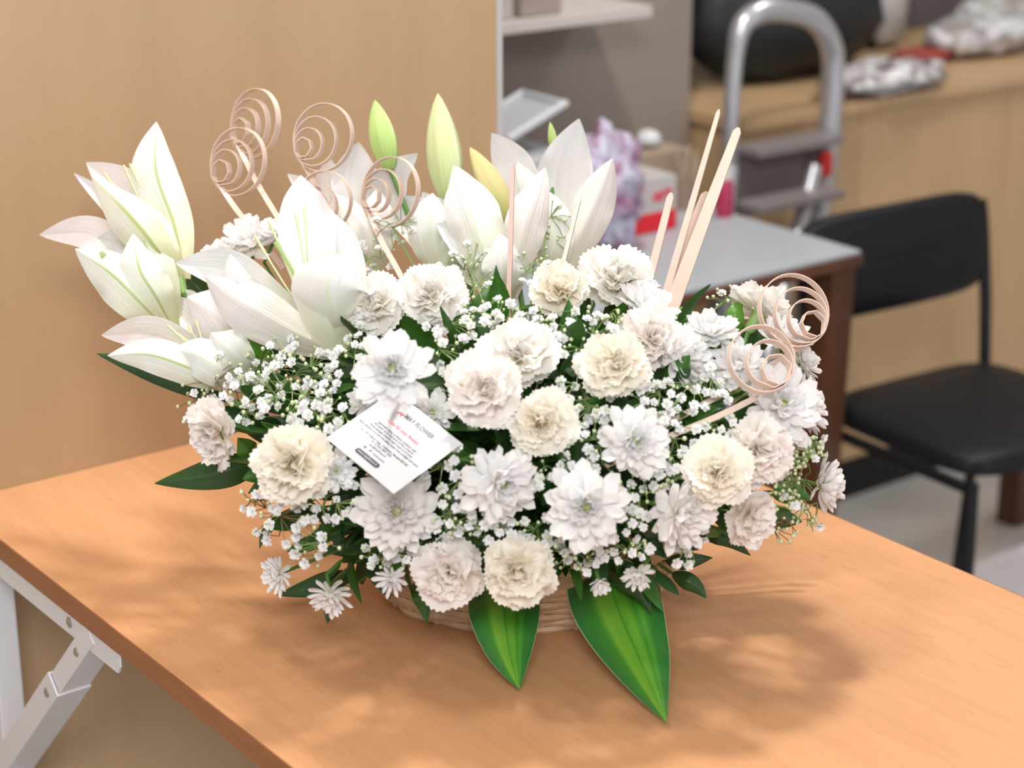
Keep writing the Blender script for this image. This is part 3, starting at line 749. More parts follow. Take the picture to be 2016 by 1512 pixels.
W, B_ = M_CHR, M_CHRP
for a in [
 (774, 729, 84, 'large bright white chrysanthemum directly above the care card', (-.1, .2, 1), -.055, W, {}),
 (782, 1008, 86, 'blush white chrysanthemum directly below the care card', (0, .1, 1), -.0, B_, {}),
 (985, 950, 84, 'white chrysanthemum turned sideways between card and lower pair of carnations', (.45, -.1, 1), -.015, W, {}),
 (1155, 998, 88, 'large white chrysanthemum with green heart in the lower middle', (-.1, .05, 1), -.025, W, {}),
 (1248, 870, 72, 'white chrysanthemum pointed at by the lower wood curl stem', (.25, .0, 1), -.02, W, {}),
 (1338, 1012, 76, 'blush white chrysanthemum left of the yellowish cream carnation, turned right', (.65, -.2, .8), -.01, B_, {}),
 (1535, 800, 84, 'white chrysanthemum at the right under the lower wood curl', (.15, .35, 1), -.01, W, {}),
 (1588, 800, 60, 'white chrysanthemum at the right edge, pointing away behind the curl bloom', (.9, .2, .3), .02, B_, {}),
 (1275, 603, 62, 'white chrysanthemum below the foot of the flat wooden sticks', (.5, .65, .5), .0, W, {}),
 (1345, 700, 68, 'white chrysanthemum peeking out right of the blush cream carnation', (.7, .1, .6), .01, W, {}),
 (1400, 655, 60, 'white chrysanthemum left of the upper wood curl', (-.1, .8, .6), .0, W, {}),
 (1455, 722, 60, 'white chrysanthemum seen through the lower wood curl', (-.2, .5, .8), .005, W, {}),
 (1545, 665, 56, 'white chrysanthemum behind the crossing of the two right wood curls', (.3, .7, .5), .02, W, {}),
 (1582, 712, 42, 'small white bloom at the right edge above the lower wood curl stem', (.8, .4, .4), .02, B_, {}),
 (1622, 955, 60, 'white chrysanthemum farthest right, seen from the side', (.9, -.1, .35), .02, B_, {}),
 (662, 925, 44, 'small white chrysanthemum with green heart behind the left corner of the card', (.15, 0, 1), .0, W, dict(full=.5)),
 (852, 812, 52, 'small greenish white chrysanthemum behind the upper edge of the card', (.1, .2, 1), .02, W, dict(full=.5)),
 (546, 1130, 44, 'small white chrysanthemum lowest at the left, turned away from the basket', (-.65, -.1, .8), -.02, W, dict(full=.5, narrow=True)),
 (648, 1172, 50, 'small white chrysanthemum hanging above the table, lowest left of the basket', (-.1, -.55, .8), -.04, B_, dict(full=.5, narrow=True)),
 (770, 1140, 38, 'half-open pale yellow chrysanthemum left of the lowest carnations', (0, -.1, 1), -.01, W, dict(full=.5, narrow=True, center=M_CHRC, open_=.35)),
 (1256, 1130, 38, 'small blush chrysanthemum low in front of the long striped leaf', (-.2, -.4, .8), -.005, B_, dict(full=.5, narrow=True, open_=.3)),
 (1180, 1148, 27, 'tiny half-open chrysanthemum bud above the long striped leaf', (.2, -.5, .8), -.01, W, dict(full=.5, open_=.5)),
 (492, 478, 72, 'white chrysanthemum behind the big front lily at the upper left', (-.2, .8, .5), .04, W, {}),
 (428, 505, 50, 'white chrysanthemum half hidden at the far left behind the big front lily', (-.4, .8, .4), .03, W, dict(full=.5)),
 (545, 455, 44, 'small white chrysanthemum directly left of the big front lily tip', (.1, .8, .4), .03, W, dict(full=.5)),
 (1262, 560, 40, 'small white chrysanthemum behind the top right carnation', (.3, .8, .4), .03, W, dict(full=.5)),
 (720, 790, 38, 'small white bloom tucked left of the large chrysanthemum above the card', (-.4, -.2, .9), .01, W, dict(full=.5)),
]:
    chrys(a[0], a[1], a[2], a[3], a[4], a[5], a[6], **a[7])
# blooms at the rear, small background ones placed absolutely

# ---- strap shapes controlled by their midline
def blade(name, pts, wpx, mat, cup=.35, face=1, twist=0.0, prof='tepal', ripple=0.0, seed=0, nv=22, nu=11, rib=.0, skew=0.0, tipcurl=0.0):
    """pts: list of (x, y, dz) midline; wpx: full width; face=+1 hollow side towards the viewer"""
    g = random.Random(seed+int(pts[0][0]*3+pts[-1][1]))
    S = spline([PX(*p) for p in pts], nv+1)
    V = []; UV = []; ph1, ph2 = g.uniform(0, 6), g.uniform(0, 6)
    Lt = (S[-1]-S[0]).length
    for j, c in enumerate(S):
        v = j/nv
        T = (S[min(j+1, nv)]-S[max(j-1, 0)]).normalized(); vd = (CAM-c).normalized()
        L = T.cross(vd).normalized(); tw = twist*(v-.3) if isinstance(twist, (int, float)) else twist[0]+(twist[1]-twist[0])*v
        L = Matrix.Rotation(tw, 3, T) @ L; N = L.cross(T).normalized()
        if N.dot(vd) < 0: N = -N
        d = (c-CAM).dot(FWD); Wd = wpx*d/FPX/2
        if prof == 'tepal': wv = Wd*(.30+.70*math.sin(min(1, v/.58)*math.pi/2)) * (1 if v < .58 else max(0, 1-((v-.58)/.425)**1.75)**.95)
        elif prof == 'leaf': wv = Wd*(max(0, math.sin(math.pi*min(1, v**.75)))**.85)
        elif prof == 'long': wv = Wd*(.80+.20*math.sin(min(1, v/.30)*math.pi/2))*(1 if v < .30 else max(0, 1-((v-.30)/.702)**1.55)**.95)
        wv = max(wv, .0003)
        for i in range(nu):
            u = i/(nu-1); s = 2*u-1
            rp = ripple*wv*(abs(s)**3)*(math.sin(v*13+ph1+(s > 0)*2)+.5*math.sin(v*29+ph2))
            z = face*cup*wv*(s*s-.35)*1.0 + rp - rib*wv*math.exp(-(s/.13)**2)*face
            V.append(c+L*(s*wv+skew*wv*s*s)+N*z); UV.append((u, v))
    F = [(j*nu+i, j*nu+i+1, (j+1)*nu+i+1, (j+1)*nu+i) for j in range(nv) for i in range(nu-1)]
    return mesh(name, V, F, mat, UV)
def worldstem(par, a, b=None, r=.0028, mat=M_STEM, bend=None, name='stem'):
    b = b or ROOT; mid = a.lerp(b, .5)+(bend or Vector((0, 0, .01)))
    child(name, autosmooth(MB().tube(spline([a, mid, b], 10), r, 7).mesh(name, mat)), par, world=True)
def lily(label, base, tepals, stamens=(), style=None, d=0.0, throat=None):
    b = PX(base[0], base[1], base[2]+d)
    e = empty('lily', b, label, 'flower', 'white lilies')
    for i, t in enumerate(tepals):
        pts, wp, mat, kw = t
        me = blade('tepal', [(x, y, z+d) for x, y, z in pts], wp, mat, **{**dict(ripple=.16, cup=.4, rib=.14), **kw})
        child('tepal', me, e, world=True)
    for s in stamens:
        pts = spline([PX(x, y, z+d) for x, y, z in s], 8)
        child('stamen', autosmooth(MB().tube(pts, [.0008]*6+[.0013, .0010], 6).mesh('stamen', M_STAMEN)), e, world=True)
    if style:
        pts = spline([PX(x, y, z+d) for x, y, z in style], 8)
        child('pistil', autosmooth(MB().tube(pts, [.0012]*6+[.0019, .0024], 8).mesh('pistil', M_STYLE)), e, world=True)
    # green receptacle and stem
    mid = Vector((0, 0, 0))
    for t in tepals: mid += PX(*t[0][1][:2], t[0][1][2]+d)
    ax = (mid/len(tepals)-b).normalized()
    child('receptacle', autosmooth(MB().tube([b-ax*.012, b-ax*.004, b+ax*.012], [.0035, .006, .007], 10).mesh('receptacle', M_CALYX)), e, world=True)
    worldstem(e, b-ax*.01, None, .0032, bend=-ax*.02)
    return e
M_STAMEN = flat('stamen_pale_green', (.62, .68, .38), .5)
M_STYLE = flat('pistil_green', (.42, .58, .22), .4)
I_, K_, O_, G_, Y_ = M_LIN, M_LPINK, M_LOUT, M_LGRN, M_LYEL

lily('large open white lily at the front left, petals spread towards the camera', (665, 695, -.105), [
    ([(655, 660, -.10), (615, 520, -.085), (600, 430, -.07), (592, 345, -.055)], 114, I_, dict(cup=.25)),
    ([(640, 670, -.10), (520, 580, -.085), (440, 530, -.08), (346, 518, -.085)], 88, I_, dict(cup=.25, twist=.1)),
    ([(655, 690, -.11), (690, 600, -.085), (672, 480, -.06), (615, 380, -.05)], 66, I_, dict(cup=.5, twist=(-.2, .9))),
    ([(668, 698, -.105), (565, 650, -.14), (480, 600, -.16), (404, 544, -.155)], 106, K_, dict(face=-1, cup=.55, ripple=.06)),
    ([(668, 700, -.105), (655, 620, -.16), (655, 550, -.185), (704, 494, -.17)], 165, O_, dict(face=-1, cup=.55, ripple=.06, twist=(.2, -.5))),
    ([(560, 600, -.135), (490, 580, -.15), (465, 550, -.155), (453, 500, -.15)], 58, O_, dict(face=-1, cup=.4)),
  ], stamens=[[(600, 610, -.12), (585, 560, -.12), (528, 434, -.12)], [(596, 612, -.12), (560, 560, -.13), (500, 462, -.13)], [(604, 600, -.12), (596, 500, -.12), (582, 422, -.11)],
              [(606, 600, -.12), (604, 480, -.12), (598, 408, -.11)], [(598, 606, -.12), (575, 550, -.12), (545, 478, -.12)]],
  style=[(602, 610, -.12), (580, 540, -.125), (542, 476, -.13)])

lily('tall upper left lily with one upright pale petal and a yellow-ribbed one', (352, 560, -.03), [
    ([(345, 545, .02), (300, 440, .03), (240, 370, .04), (170, 320, .04)], 88, K_, dict(cup=.3)),
    ([(330, 540, .02), (270, 460, .04), (215, 400, .05), (146, 341, .05)], 40, I_, dict(cup=.4)),
    ([(362, 550, -.01), (345, 450, .0), (308, 340, .01), (308, 240, .02)], 98, G_, dict(face=-1, cup=.35, skew=-.12)),
    ([(352, 555, -.03), (300, 480, -.05), (250, 420, -.05), (180, 346, -.04)], 88, Y_, dict(face=-1, cup=.6, twist=.2)),
    ([(358, 560, -.02), (330, 500, -.03), (300, 440, -.02), (270, 400, .0)], 60, Y_, dict(face=-1, cup=.5)),
  ], stamens=[[(290, 440, .01), (272, 390, .0), (243, 325, .0)], [(295, 440, .01), (280, 380, .01), (255, 322, .01)], [(250, 400, .01), (225, 370, .0), (205, 340, .0)]])

lily('left lily with green-striped petals below the tall one', (338, 655, -.05), [
    ([(320, 610, -.02), (240, 500, -.01), (170, 458, .0), (78, 462, .0)], 72, K_, dict(cup=.35)),
    ([(325, 600, -.03), (280, 520, -.02), (240, 480, -.02), (192, 468, -.03)], 74, I_, dict(cup=.4)),
    ([(345, 645, -.04), (320, 560, -.05), (285, 480, -.05), (262, 416, -.04)], 80, G_, dict(face=-1, cup=.6)),
    ([(335, 655, -.05), (280, 600, -.08), (220, 540, -.08), (148, 490, -.07)], 98, G_, dict(face=-1, cup=.5)),
    ([(345, 655, -.05), (310, 590, -.08), (275, 530, -.085), (262, 460, -.07)], 92, G_, dict(face=-1, cup=.55)),
  ], style=[(250, 520, -.05), (225, 505, -.06), (200, 500, -.08)])

lily('low left lily opening sideways towards the partition', (488, 762, -.09), [
    ([(455, 700, -.07), (395, 650, -.05), (350, 610, -.04), (322, 555, -.03)], 104, I_, dict(cup=.3)),
    ([(450, 730, -.08), (350, 675, -.08), (280, 655, -.09), (200, 660, -.10)], 72, K_, dict(cup=.3)),
    ([(480, 750, -.09), (455, 680, -.11), (420, 620, -.12), (368, 585, -.12)], 128, K_, dict(face=-1, cup=.5, ripple=.12)),
    ([(482, 762, -.09), (400, 735, -.13), (300, 700, -.14), (212, 700, -.14)], 74, G_, dict(face=-1, cup=.5, ripple=.10)),
    ([(488, 768, -.09), (440, 735, -.14), (390, 700, -.14), (340, 690, -.13)], 82, O_, dict(face=-1, cup=.45)),
    ([(490, 765, -.10), (470, 720, -.13), (440, 680, -.14), (415, 655, -.13)], 90, O_, dict(face=-1, cup=.5)),
  ], stamens=[[(400, 695, -.13), (375, 675, -.13), (345, 655, -.13)], [(402, 692, -.13), (385, 665, -.13), (370, 640, -.13)], [(398, 690, -.13), (365, 672, -.13), (330, 640, -.13)], [(405, 690, -.13), (395, 660, -.13), (385, 630, -.13)]])

lily('upright white lily in the top middle with two broad ribbed petals', (990, 600, -.03), [
    ([(965, 570, .0), (900, 500, .01), (870, 440, .02), (832, 378, .02)], 88, I_, dict(cup=.5, twist=.3)),
    ([(1000, 590, .01), (1030, 480, .03), (1040, 400, .03), (1020, 325, .03)], 70, I_, dict(cup=.3)),
    ([(985, 590, -.03), (950, 490, -.04), (920, 400, -.03), (893, 326, -.01)], 110, O_, dict(face=-1, cup=.45, rib=.2, skew=.05)),
    ([(1000, 600, -.03), (1020, 500, -.05), (1045, 410, -.05), (1074, 330, -.03)], 84, K_, dict(face=-1, cup=.5, rib=.2)),
    ([(975, 590, -.02), (940, 520, -.03), (905, 470, -.03), (860, 440, -.02)], 60, I_, dict(cup=.5)),
    ([(995, 605, -.03), (992, 560, -.055), (990, 510, -.06), (985, 460, -.05)], 86, O_, dict(face=-1, cup=.5)),
  ])
lily('wide white lily at the top right behind the middle one', (1088, 560, .03), [
    ([(1070, 520, .05), (1040, 400, .06), (1005, 320, .06), (968, 262, .05)], 82, I_, dict(cup=.3)),
    ([(1090, 540, .06), (1105, 430, .07), (1115, 330, .07), (1140, 234, .06)], 114, I_, dict(cup=.25)),
    ([(1100, 545, .03), (1140, 470, .02), (1175, 390, .02), (1206, 312, .02)], 84, K_, dict(face=-1, cup=.55, rib=.2)),
    ([(1088, 560, .03), (1090, 500, .01), (1085, 430, .01), (1070, 370, .02)], 84, O_, dict(face=-1, cup=.4)),
    ([(1080, 540, .03), (1060, 450, .01), (1040, 370, .01), (1018, 318, .02)], 50, O_, dict(face=-1, cup=.5)),
  ])
lily('white lily behind the wood curls in the upper middle', (722, 565, .05), [
    ([(715, 520, .07), (670, 430, .08), (650, 380, .08), (648, 310, .08)], 84, K_, dict(cup=.35)),
    ([(722, 530, .06), (712, 420, .07), (700, 350, .07), (706, 280, .07)], 100, I_, dict(cup=.3)),
    ([(730, 530, .06), (755, 430, .06), (770, 350, .06), (822, 302, .05)], 72, I_, dict(cup=.4, twist=.4)),
    ([(720, 560, .04), (700, 480, .02), (680, 430, .02), (655, 380, .03)], 100, O_, dict(face=-1, cup=.4)),
    ([(728, 560, .04), (735, 490, .02), (740, 430, .02), (745, 370, .04)], 84, O_, dict(face=-1, cup=.4)),
    ([(690, 520, .05), (640, 430, .05), (610, 380, .05), (566, 342, .05)], 46, K_, dict(cup=.4)),
  ])
lily('half-hidden white lily between the tall bud and the middle lily', (868, 560, .02), [
    ([(862, 530, .03), (835, 460, .03), (815, 420, .04), (795, 385, .04)], 90, I_, dict(cup=.3)),
    ([(866, 545, .01), (850, 480, .0), (848, 430, .0), (852, 380, .01)], 96, O_, dict(face=-1, cup=.4)),
    ([(872, 550, .01), (890, 490, .0), (905, 450, .0), (905, 410, .02)], 70, O_, dict(face=-1, cup=.4)),
  ])

# ---- lily buds: six fused ribs
def bud(label, tip, base, wpx, mat, bend=0):
    a, b = PX(*base), PX(*tip); T = (b-a); L = T.length; T.normalize()
    q = T.to_track_quat('Z', 'Y').to_matrix().to_4x4(); q.translation = a
    d = (a-CAM).dot(FWD); R = wpx*d/FPX/2
    e = empty('lily_bud', a, label, 'bud', 'closed lily buds')
    for k in range(3):   # three overlapping outer tepals
        n, m = 13, 20; V = []; UV = []
        for j in range(m+1):
            v = j/m; r = R*max(.02, (math.sin(math.pi*(.03+.97*v)**.82))**.75)*(1.0)
            for i in range(n):
                s = 2*i/(n-1)-1; a_ = 2*math.pi*k/3+s*1.12
                rr = r*(1+.09*math.exp(-(s/.16)**2)-.07*math.exp(-((abs(s)-.55)/.15)**2)-.06*max(0, abs(s)-.85)/.15)
                V.append(q @ Vector((rr*math.cos(a_), rr*math.sin(a_), v*L))); UV.append((i/(n-1), v))
        F = [(j*n+i, j*n+i+1, (j+1)*n+i+1, (j+1)*n+i) for j in range(m) for i in range(n-1)]
        child('tepal', mesh('tepal', V, F, mat, UV), e, world=True)
    worldstem(e, a+T*.004, None, .0026, bend=-T*.03)
M_BUDG = lily_mat('bud_green', (.50, .66, .24), (.70, .80, .45), (.42, .60, .16), .12, .9, .6, 0, .15)
M_BUDP = lily_mat('bud_pale', (.66, .72, .40), (.78, .78, .58), (.58, .68, .30), .12, .9, .7, 0, .15)
M_BUDY = lily_mat('bud_yellow', (.68, .62, .28), (.72, .56, .34), (.55, .58, .20), .10, .9, .8, .15, .15)
bud('short bright green lily bud left of the tallest bud', (738, 197, .06), (768, 335, .05), 54, M_BUDG)
bud('tallest pale green lily bud in the top middle', (862, 184, .05), (888, 405, .04), 70, M_BUDP)
bud('yellowish lily bud leaning left beside the partition edge', (925, 290, .04), (1005, 445, .04), 58, M_BUDY)
bud('tiny lime green bud tip behind the wide top right lily', (1083, 240, .09), (1092, 300, .09), 18, M_BUDG)

# ---- bamboo curls
def coil(label, cx, cy, rx, ry, beta, sgn, stem_end, dz, radii=(1, .70, .50, .33, .20), dend=None, mat=M_BAMBOO, wmm=6.0, tilt=None):
    d = D0+dz; C = P(cx, cy, d); beta = math.radians(beta)
    R = ry*d/FPX; ta = math.acos(min(1, rx/ry)) if rx < ry else -0.0
    tb = math.acos(min(1, ry/rx)) if ry < rx else 0.0
    Rr = max(rx, ry)*d/FPX
    sg = 1 if tilt is None else tilt
    ta, tb = max(ta, .42)*sg, tb
    A = (RGT*math.cos(ta)-FWD*math.sin(ta)).normalized()
    B = (UPV*math.cos(tb)+FWD*math.sin(tb)).normalized()
    if rx < ry: Rx = rx*d/FPX/math.cos(ta)
    else: Rx = Rr
    N = A.cross(B).normalized()
    def E(a): return A*(math.cos(a)*Rx)+B*(math.sin(a)*Rr)
    Tp = C+E(beta)
    n = 150; turns = len(radii)-1; loop = []; g = random.Random(int(cx))
    for i in range(n+1):
        t = i/n*turns*.97; k = min(int(t), turns-1); f = t-k
        r = radii[k]*(1-f)+radii[k+1]*f
        c = C+E(beta)*(1-r)
        a = beta+sgn*2*math.pi*t
        if t > turns-1.3:                                     # stiff inner end: goes polygonal
            st = 2*math.pi/7; q = (a-beta)/st; fl = math.floor(q); fr = q-fl; pa = E(beta+fl*st)*(1-fr)+E(beta+(fl+1)*st)*fr
        else: pa = E(a)
        loop.append(c+pa*r+N*(.0004*t))
    e = empty('wood_curl', Tp, label, 'decoration', 'spiral wood curls')
    wv = wmm/1000/2; th = .00045
    V = []
    for i, p in enumerate(loop):
        T = (loop[min(i+1, n)]-loop[max(i-1, 0)]).normalized(); O = T.cross(N).normalized()
        V += [p-N*wv-O*th, p+N*wv-O*th, p+N*wv+O*th, p-N*wv+O*th]
    F = [(i*4+k, i*4+(k+1) % 4, (i+1)*4+(k+1) % 4, (i+1)*4+k) for i in range(n) for k in range(4)]+[(3, 2, 1, 0), tuple(n*4+k for k in range(4))]
    child('coil', autosmooth(mesh('coil', V, F, mat), 30), e, world=True)
    # straight strip down into the bouquet: starts edge-on at the coil and turns its flat side
    T0 = (loop[0]-loop[1]).normalized(); end = PX(stem_end[0], stem_end[1], dz if dend is None else dend)
    deep = end.lerp(ROOT, .35)
    pts = spline([loop[0], loop[0].lerp(end, .5)+T0*.004, end, end+(end-loop[0]).normalized()*.05], 26); V = []
    for i, p in enumerate(pts):
        v = i/25; T = (pts[min(i+1, 25)]-pts[max(i-1, 0)]).normalized()
        S1 = (N-T*N.dot(T)).normalized(); vd = (CAM-p).normalized(); S2 = T.cross(vd).normalized()
        if S2.dot(S1) < 0: S2 = -S2
        S = S1.lerp(S2, min(1, v*3.2)).normalized(); O = T.cross(S).normalized()
        w2 = wv*(.85 if v < .2 else .8)
        V += [p-S*w2-O*th, p+S*w2-O*th, p+S*w2+O*th, p-S*w2+O*th]
    F = [(i*4+k, i*4+(k+1) % 4, (i+1)*4+(k+1) % 4, (i+1)*4+k) for i in range(25) for k in range(4)]+[(3, 2, 1, 0), (100, 101, 102, 103)]
    child('strip', autosmooth(mesh('strip', V, F, mat), 30), e, world=True)
coil('spiral wood curl topmost at the upper left', 508, 244, 57, 75, 195, -1, (548, 430), .06, (1, .80, .62, .42, .26), dend=.0)
coil('spiral wood curl overlapping the topmost one from the front left', 477, 319, 65, 75, 200, -1, (506, 460), .03, (1, .76, .58, .36, .24), dend=.0)
coil('spiral wood curl left of the short green bud', 646, 271, 69, 76, 200, -1, (716, 520), .01, (1, .74, .52, .32, .2), dend=-.01)
coil('spiral wood curl half hidden behind the big front lily tip', 648, 395, 66, 70, 215, -1, (700, 520), -.0, (1, .70, .5, .34), dend=.0)
coil('spiral wood curl lowest of the left group, in front of the hidden lily', 778, 382, 66, 80, 185, -1, (785, 535), -.01, (1, .72, .50, .34, .22), dend=-.03)
coil('spiral wood curl uppermost of the two at the right', 1553, 611, 89, 81, -35, 1, (1310, 836), -.15, (1, .78, .58, .40, .24), dend=-.215, tilt=-1)
coil('spiral wood curl lower of the two at the right', 1489, 706, 85, 74, -38, 1, (1306, 864), -.215, (1, .76, .50, .32), dend=-.225, tilt=-1)

# ---- flat wooden sticks
def stick(label, a, b, w0, w1, dz0, dz1, mat=M_BAMBOO, th=.0012):
    pa, pb = PX(*a, dz0), PX(*b, dz1); T = (pb-pa).normalized(); pb2 = pb+T*.05
    S = T.cross((CAM-pa).normalized()).normalized(); S = (Matrix.Rotation(.25, 3, T) @ S); O = T.cross(S).normalized()
    h0, h1 = w0*(D0+dz0)/FPX/2, w1*(D0+dz1)/FPX/2; V = []
    for p, h in ((pa, h0*.35), (pa+T*.004, h0*.95), (pa.lerp(pb, .35), h0*.65+h1*.35), (pb, h1), (pb2, h1)):
        V += [p-S*h-O*th, p+S*h-O*th, p+S*h+O*th, p-S*h+O*th]
    F = [(i*4+k, i*4+(k+1) % 4, (i+1)*4+(k+1) % 4, (i+1)*4+k) for i in range(4) for k in range(4)]+[(3, 2, 1, 0), (16, 17, 18, 19)]
    single('wood_stick', _mb(V, F), mat, label, 'stick', 'flat wood sticks')
def _mb(V, F):
    m = MB(); m.add(V, F); return m
stick('longest thin wood stick at the upper right', (1416, 216), (1312, 575), 9, 15, .0, -.02)
stick('widest flat wood stick, right of the longest thin one', (1454, 252), (1328, 590), 17, 30, -.01, -.03)
stick('flat wood stick merging behind the widest one', (1392, 378), (1312, 585), 20, 24, .0, -.015)
stick('short flat wood stick leftmost of the upper right cluster', (1322, 380), (1280, 545), 14, 16, .01, .0)
stick('thin pinkish wood stick in front of the middle lily', (1010, 326), (1000, 645), 8, 10, -.09, -.10, M_BAMBOOP)
stick('thin pinkish wood stick crossing the pale cream carnation', (1142, 388), (1078, 640), 7, 10, -.06, -.12, M_BAMBOOP)

# ---- named leaves
def leaf(label, pts, wpx, mat=M_LEAF, nm='leaf', cat='leaf', prof='leaf', face=-1, cup=.35, twist=0.0, rib=.10, group='leaves around the bouquet', ripple=.03):
    b = PX(*pts[0]); e = empty(nm, b, label, cat, group)
    me = blade('leaf_blade', pts, wpx, mat, cup=cup, face=face, twist=twist, prof=prof, ripple=ripple, rib=rib, nv=26)
    child('leaf_blade', me, e, world=True); worldstem(e, b, None, .0014, bend=Vector((0, 0, .0)))
leaf('short striped green leaf hanging from the basket front', [(985, 1130, -.095), (993, 1200, -.15), (1003, 1280, -.175), (1022, 1356, -.198)], 142, M_DRAC, 'striped_leaf', prof='long', cup=.25, face=-1, group='striped leaves hanging over the table')
leaf('long broad striped green leaf reaching lowest over the table', [(1190, 1080, -.085), (1212, 1180, -.15), (1262, 1300, -.20), (1312, 1421, -.250)], 182, M_DRAC, 'striped_leaf', prof='long', cup=.22, face=-1, twist=.25, group='striped leaves hanging over the table')
leaf('broad dark leaf at the lower left under the sideways carnation', [(520, 905, -.07), (455, 925, -.09), (385, 940, -.09), (304, 952, -.08)], 66, M_LEAF)
leaf('long dark leaf below the low left lily', [(450, 790, -.06), (370, 752, -.07), (280, 722, -.07), (190, 696, -.06)], 56, M_LEAF)
leaf('bright green leaf tip between low left lily and big front lily', [(535, 735, -.09), (500, 700, -.12), (470, 660, -.12), (438, 622, -.11)], 64, M_LEAF3, face=1)
leaf('large dark leaf under the big front lily', [(700, 745, -.05), (640, 705, -.09), (570, 670, -.10), (480, 622, -.09)], 110, M_LEAF, cup=.2)
leaf('dark leaf left of the large white chrysanthemum', [(720, 790, -.07), (690, 740, -.10), (680, 690, -.10), (672, 640, -.09)], 60, M_LEAF)
leaf('dark green leaf behind the left lilies', [(420, 600, .0), (395, 570, .01), (370, 545, .01), (350, 520, .02)], 56, M_LEAF, face=1)
leaf('upright dark green leaf at the foot of the middle lily', [(930, 660, -.08), (945, 620, -.09), (958, 585, -.09), (972, 540, -.08)], 46, M_LEAF2)
leaf('oval dark leaf low at the right above the table, upper one', [(1310, 1105, -.09), (1340, 1106, -.10), (1370, 1102, -.10), (1403, 1098, -.10)], 34, M_LEAF)
leaf('curved dark leaf low at the right above the table, lower one', [(1322, 1128, -.09), (1350, 1142, -.10), (1372, 1156, -.10), (1391, 1178, -.10)], 36, M_LEAF)
leaf('dark leaf under the pale pink sideways carnation', [(1375, 1052, -.07), (1410, 1054, -.08), (1440, 1066, -.08), (1478, 1094, -.08)], 36, M_LEAF)
leaf('pointed dark leaf at the right beside the sideways carnation', [(1510, 1022, -.02), (1535, 1020, -.02), (1555, 1023, -.02), (1579, 1027, -.02)], 40, M_LEAF)
leaf('grey-green leaf lying over the long striped leaf', [(1190, 1110, -.13), (1225, 1140, -.165), (1260, 1165, -.175), (1284, 1210, -.175)], 40, M_LEAF, cup=.5)
leaf('slender dark leaf hanging at the lower left', [(545, 1025, -.08), (530, 1040, -.09), (518, 1055, -.09), (511, 1080, -.09)], 18, M_LEAF)
leaf('green leaf hanging beside the lowest left carnation', [(815, 1140, -.09), (826, 1170, -.11), (835, 1195, -.11), (841, 1228, -.11)], 34, M_LEAF2)
leaf('small dark leaf under the hanging small chrysanthemum', [(655, 1180, -.10), (648, 1198, -.10), (646, 1212, -.10), (645, 1228, -.10)], 18, M_LEAF)
leaf('dark leaf behind the two hanging small chrysanthemums', [(700, 1130, -.07), (650, 1145, -.09), (600, 1160, -.09), (545, 1172, -.09)], 44, M_LEAF)
leaf('bright oval leaf at the upper right beside the small chrysanthemum', [(1315, 640, -.05), (1330, 628, -.05), (1345, 616, -.05), (1366, 606, -.05)], 34, M_LEAF3)
leaf('light green leaf under the upper right back-turned carnation', [(1440, 680, -.06), (1444, 640, -.07), (1450, 610, -.07), (1462, 590, -.06)], 40, M_LEAF3)
leaf('dark leaf below the upper right back-turned carnation', [(1395, 640, -.05), (1420, 640, -.05), (1445, 648, -.06), (1470, 660, -.06)], 34, M_LEAF2)
leaf('dark green leaf at the right end above the small chrysanthemum', [(1560, 745, .0), (1575, 735, .0), (1590, 725, .0), (1602, 712, .0)], 30, M_LEAF2)
leaf('green leaf left behind the sideways carnation calyx', [(500, 905, -.06), (490, 890, -.085), (480, 876, -.09), (468, 862, -.09)], 44, M_LEAF3)
leaf('light green leaf under the pale pink carnation at the right', [(1400, 1010, -.08), (1430, 1020, -.10), (1455, 1030, -.10), (1470, 1050, -.10)], 50, M_LEAF2)
leaf('dark leaf between the sideways carnation and the large cream one', [(540, 850, -.05), (510, 830, -.07), (480, 815, -.07), (440, 800, -.06)], 50, M_LEAF)
leaf('dark leaf under the dense gypsophila at the left', [(600, 800, -.05), (560, 780, -.06), (520, 760, -.06), (470, 745, -.05)], 56, M_LEAF, face=1)
leaf('dark leaf beside the farthest right chrysanthemum', [(1520, 975, -.01), (1545, 970, -.01), (1570, 972, -.01), (1600, 985, -.01)], 44, M_LEAF2)
leaf('dark leaf at the lower left of the basket', [(760, 1110, -.07), (720, 1090, -.09), (680, 1080, -.09), (630, 1085, -.08)], 50, M_LEAF)
leaf('thin upright dark leaf above the blush carnation at the right', [(1470, 880, -.10), (1480, 850, -.11), (1486, 830, -.11), (1490, 806, -.11)], 13, M_LEAF2)

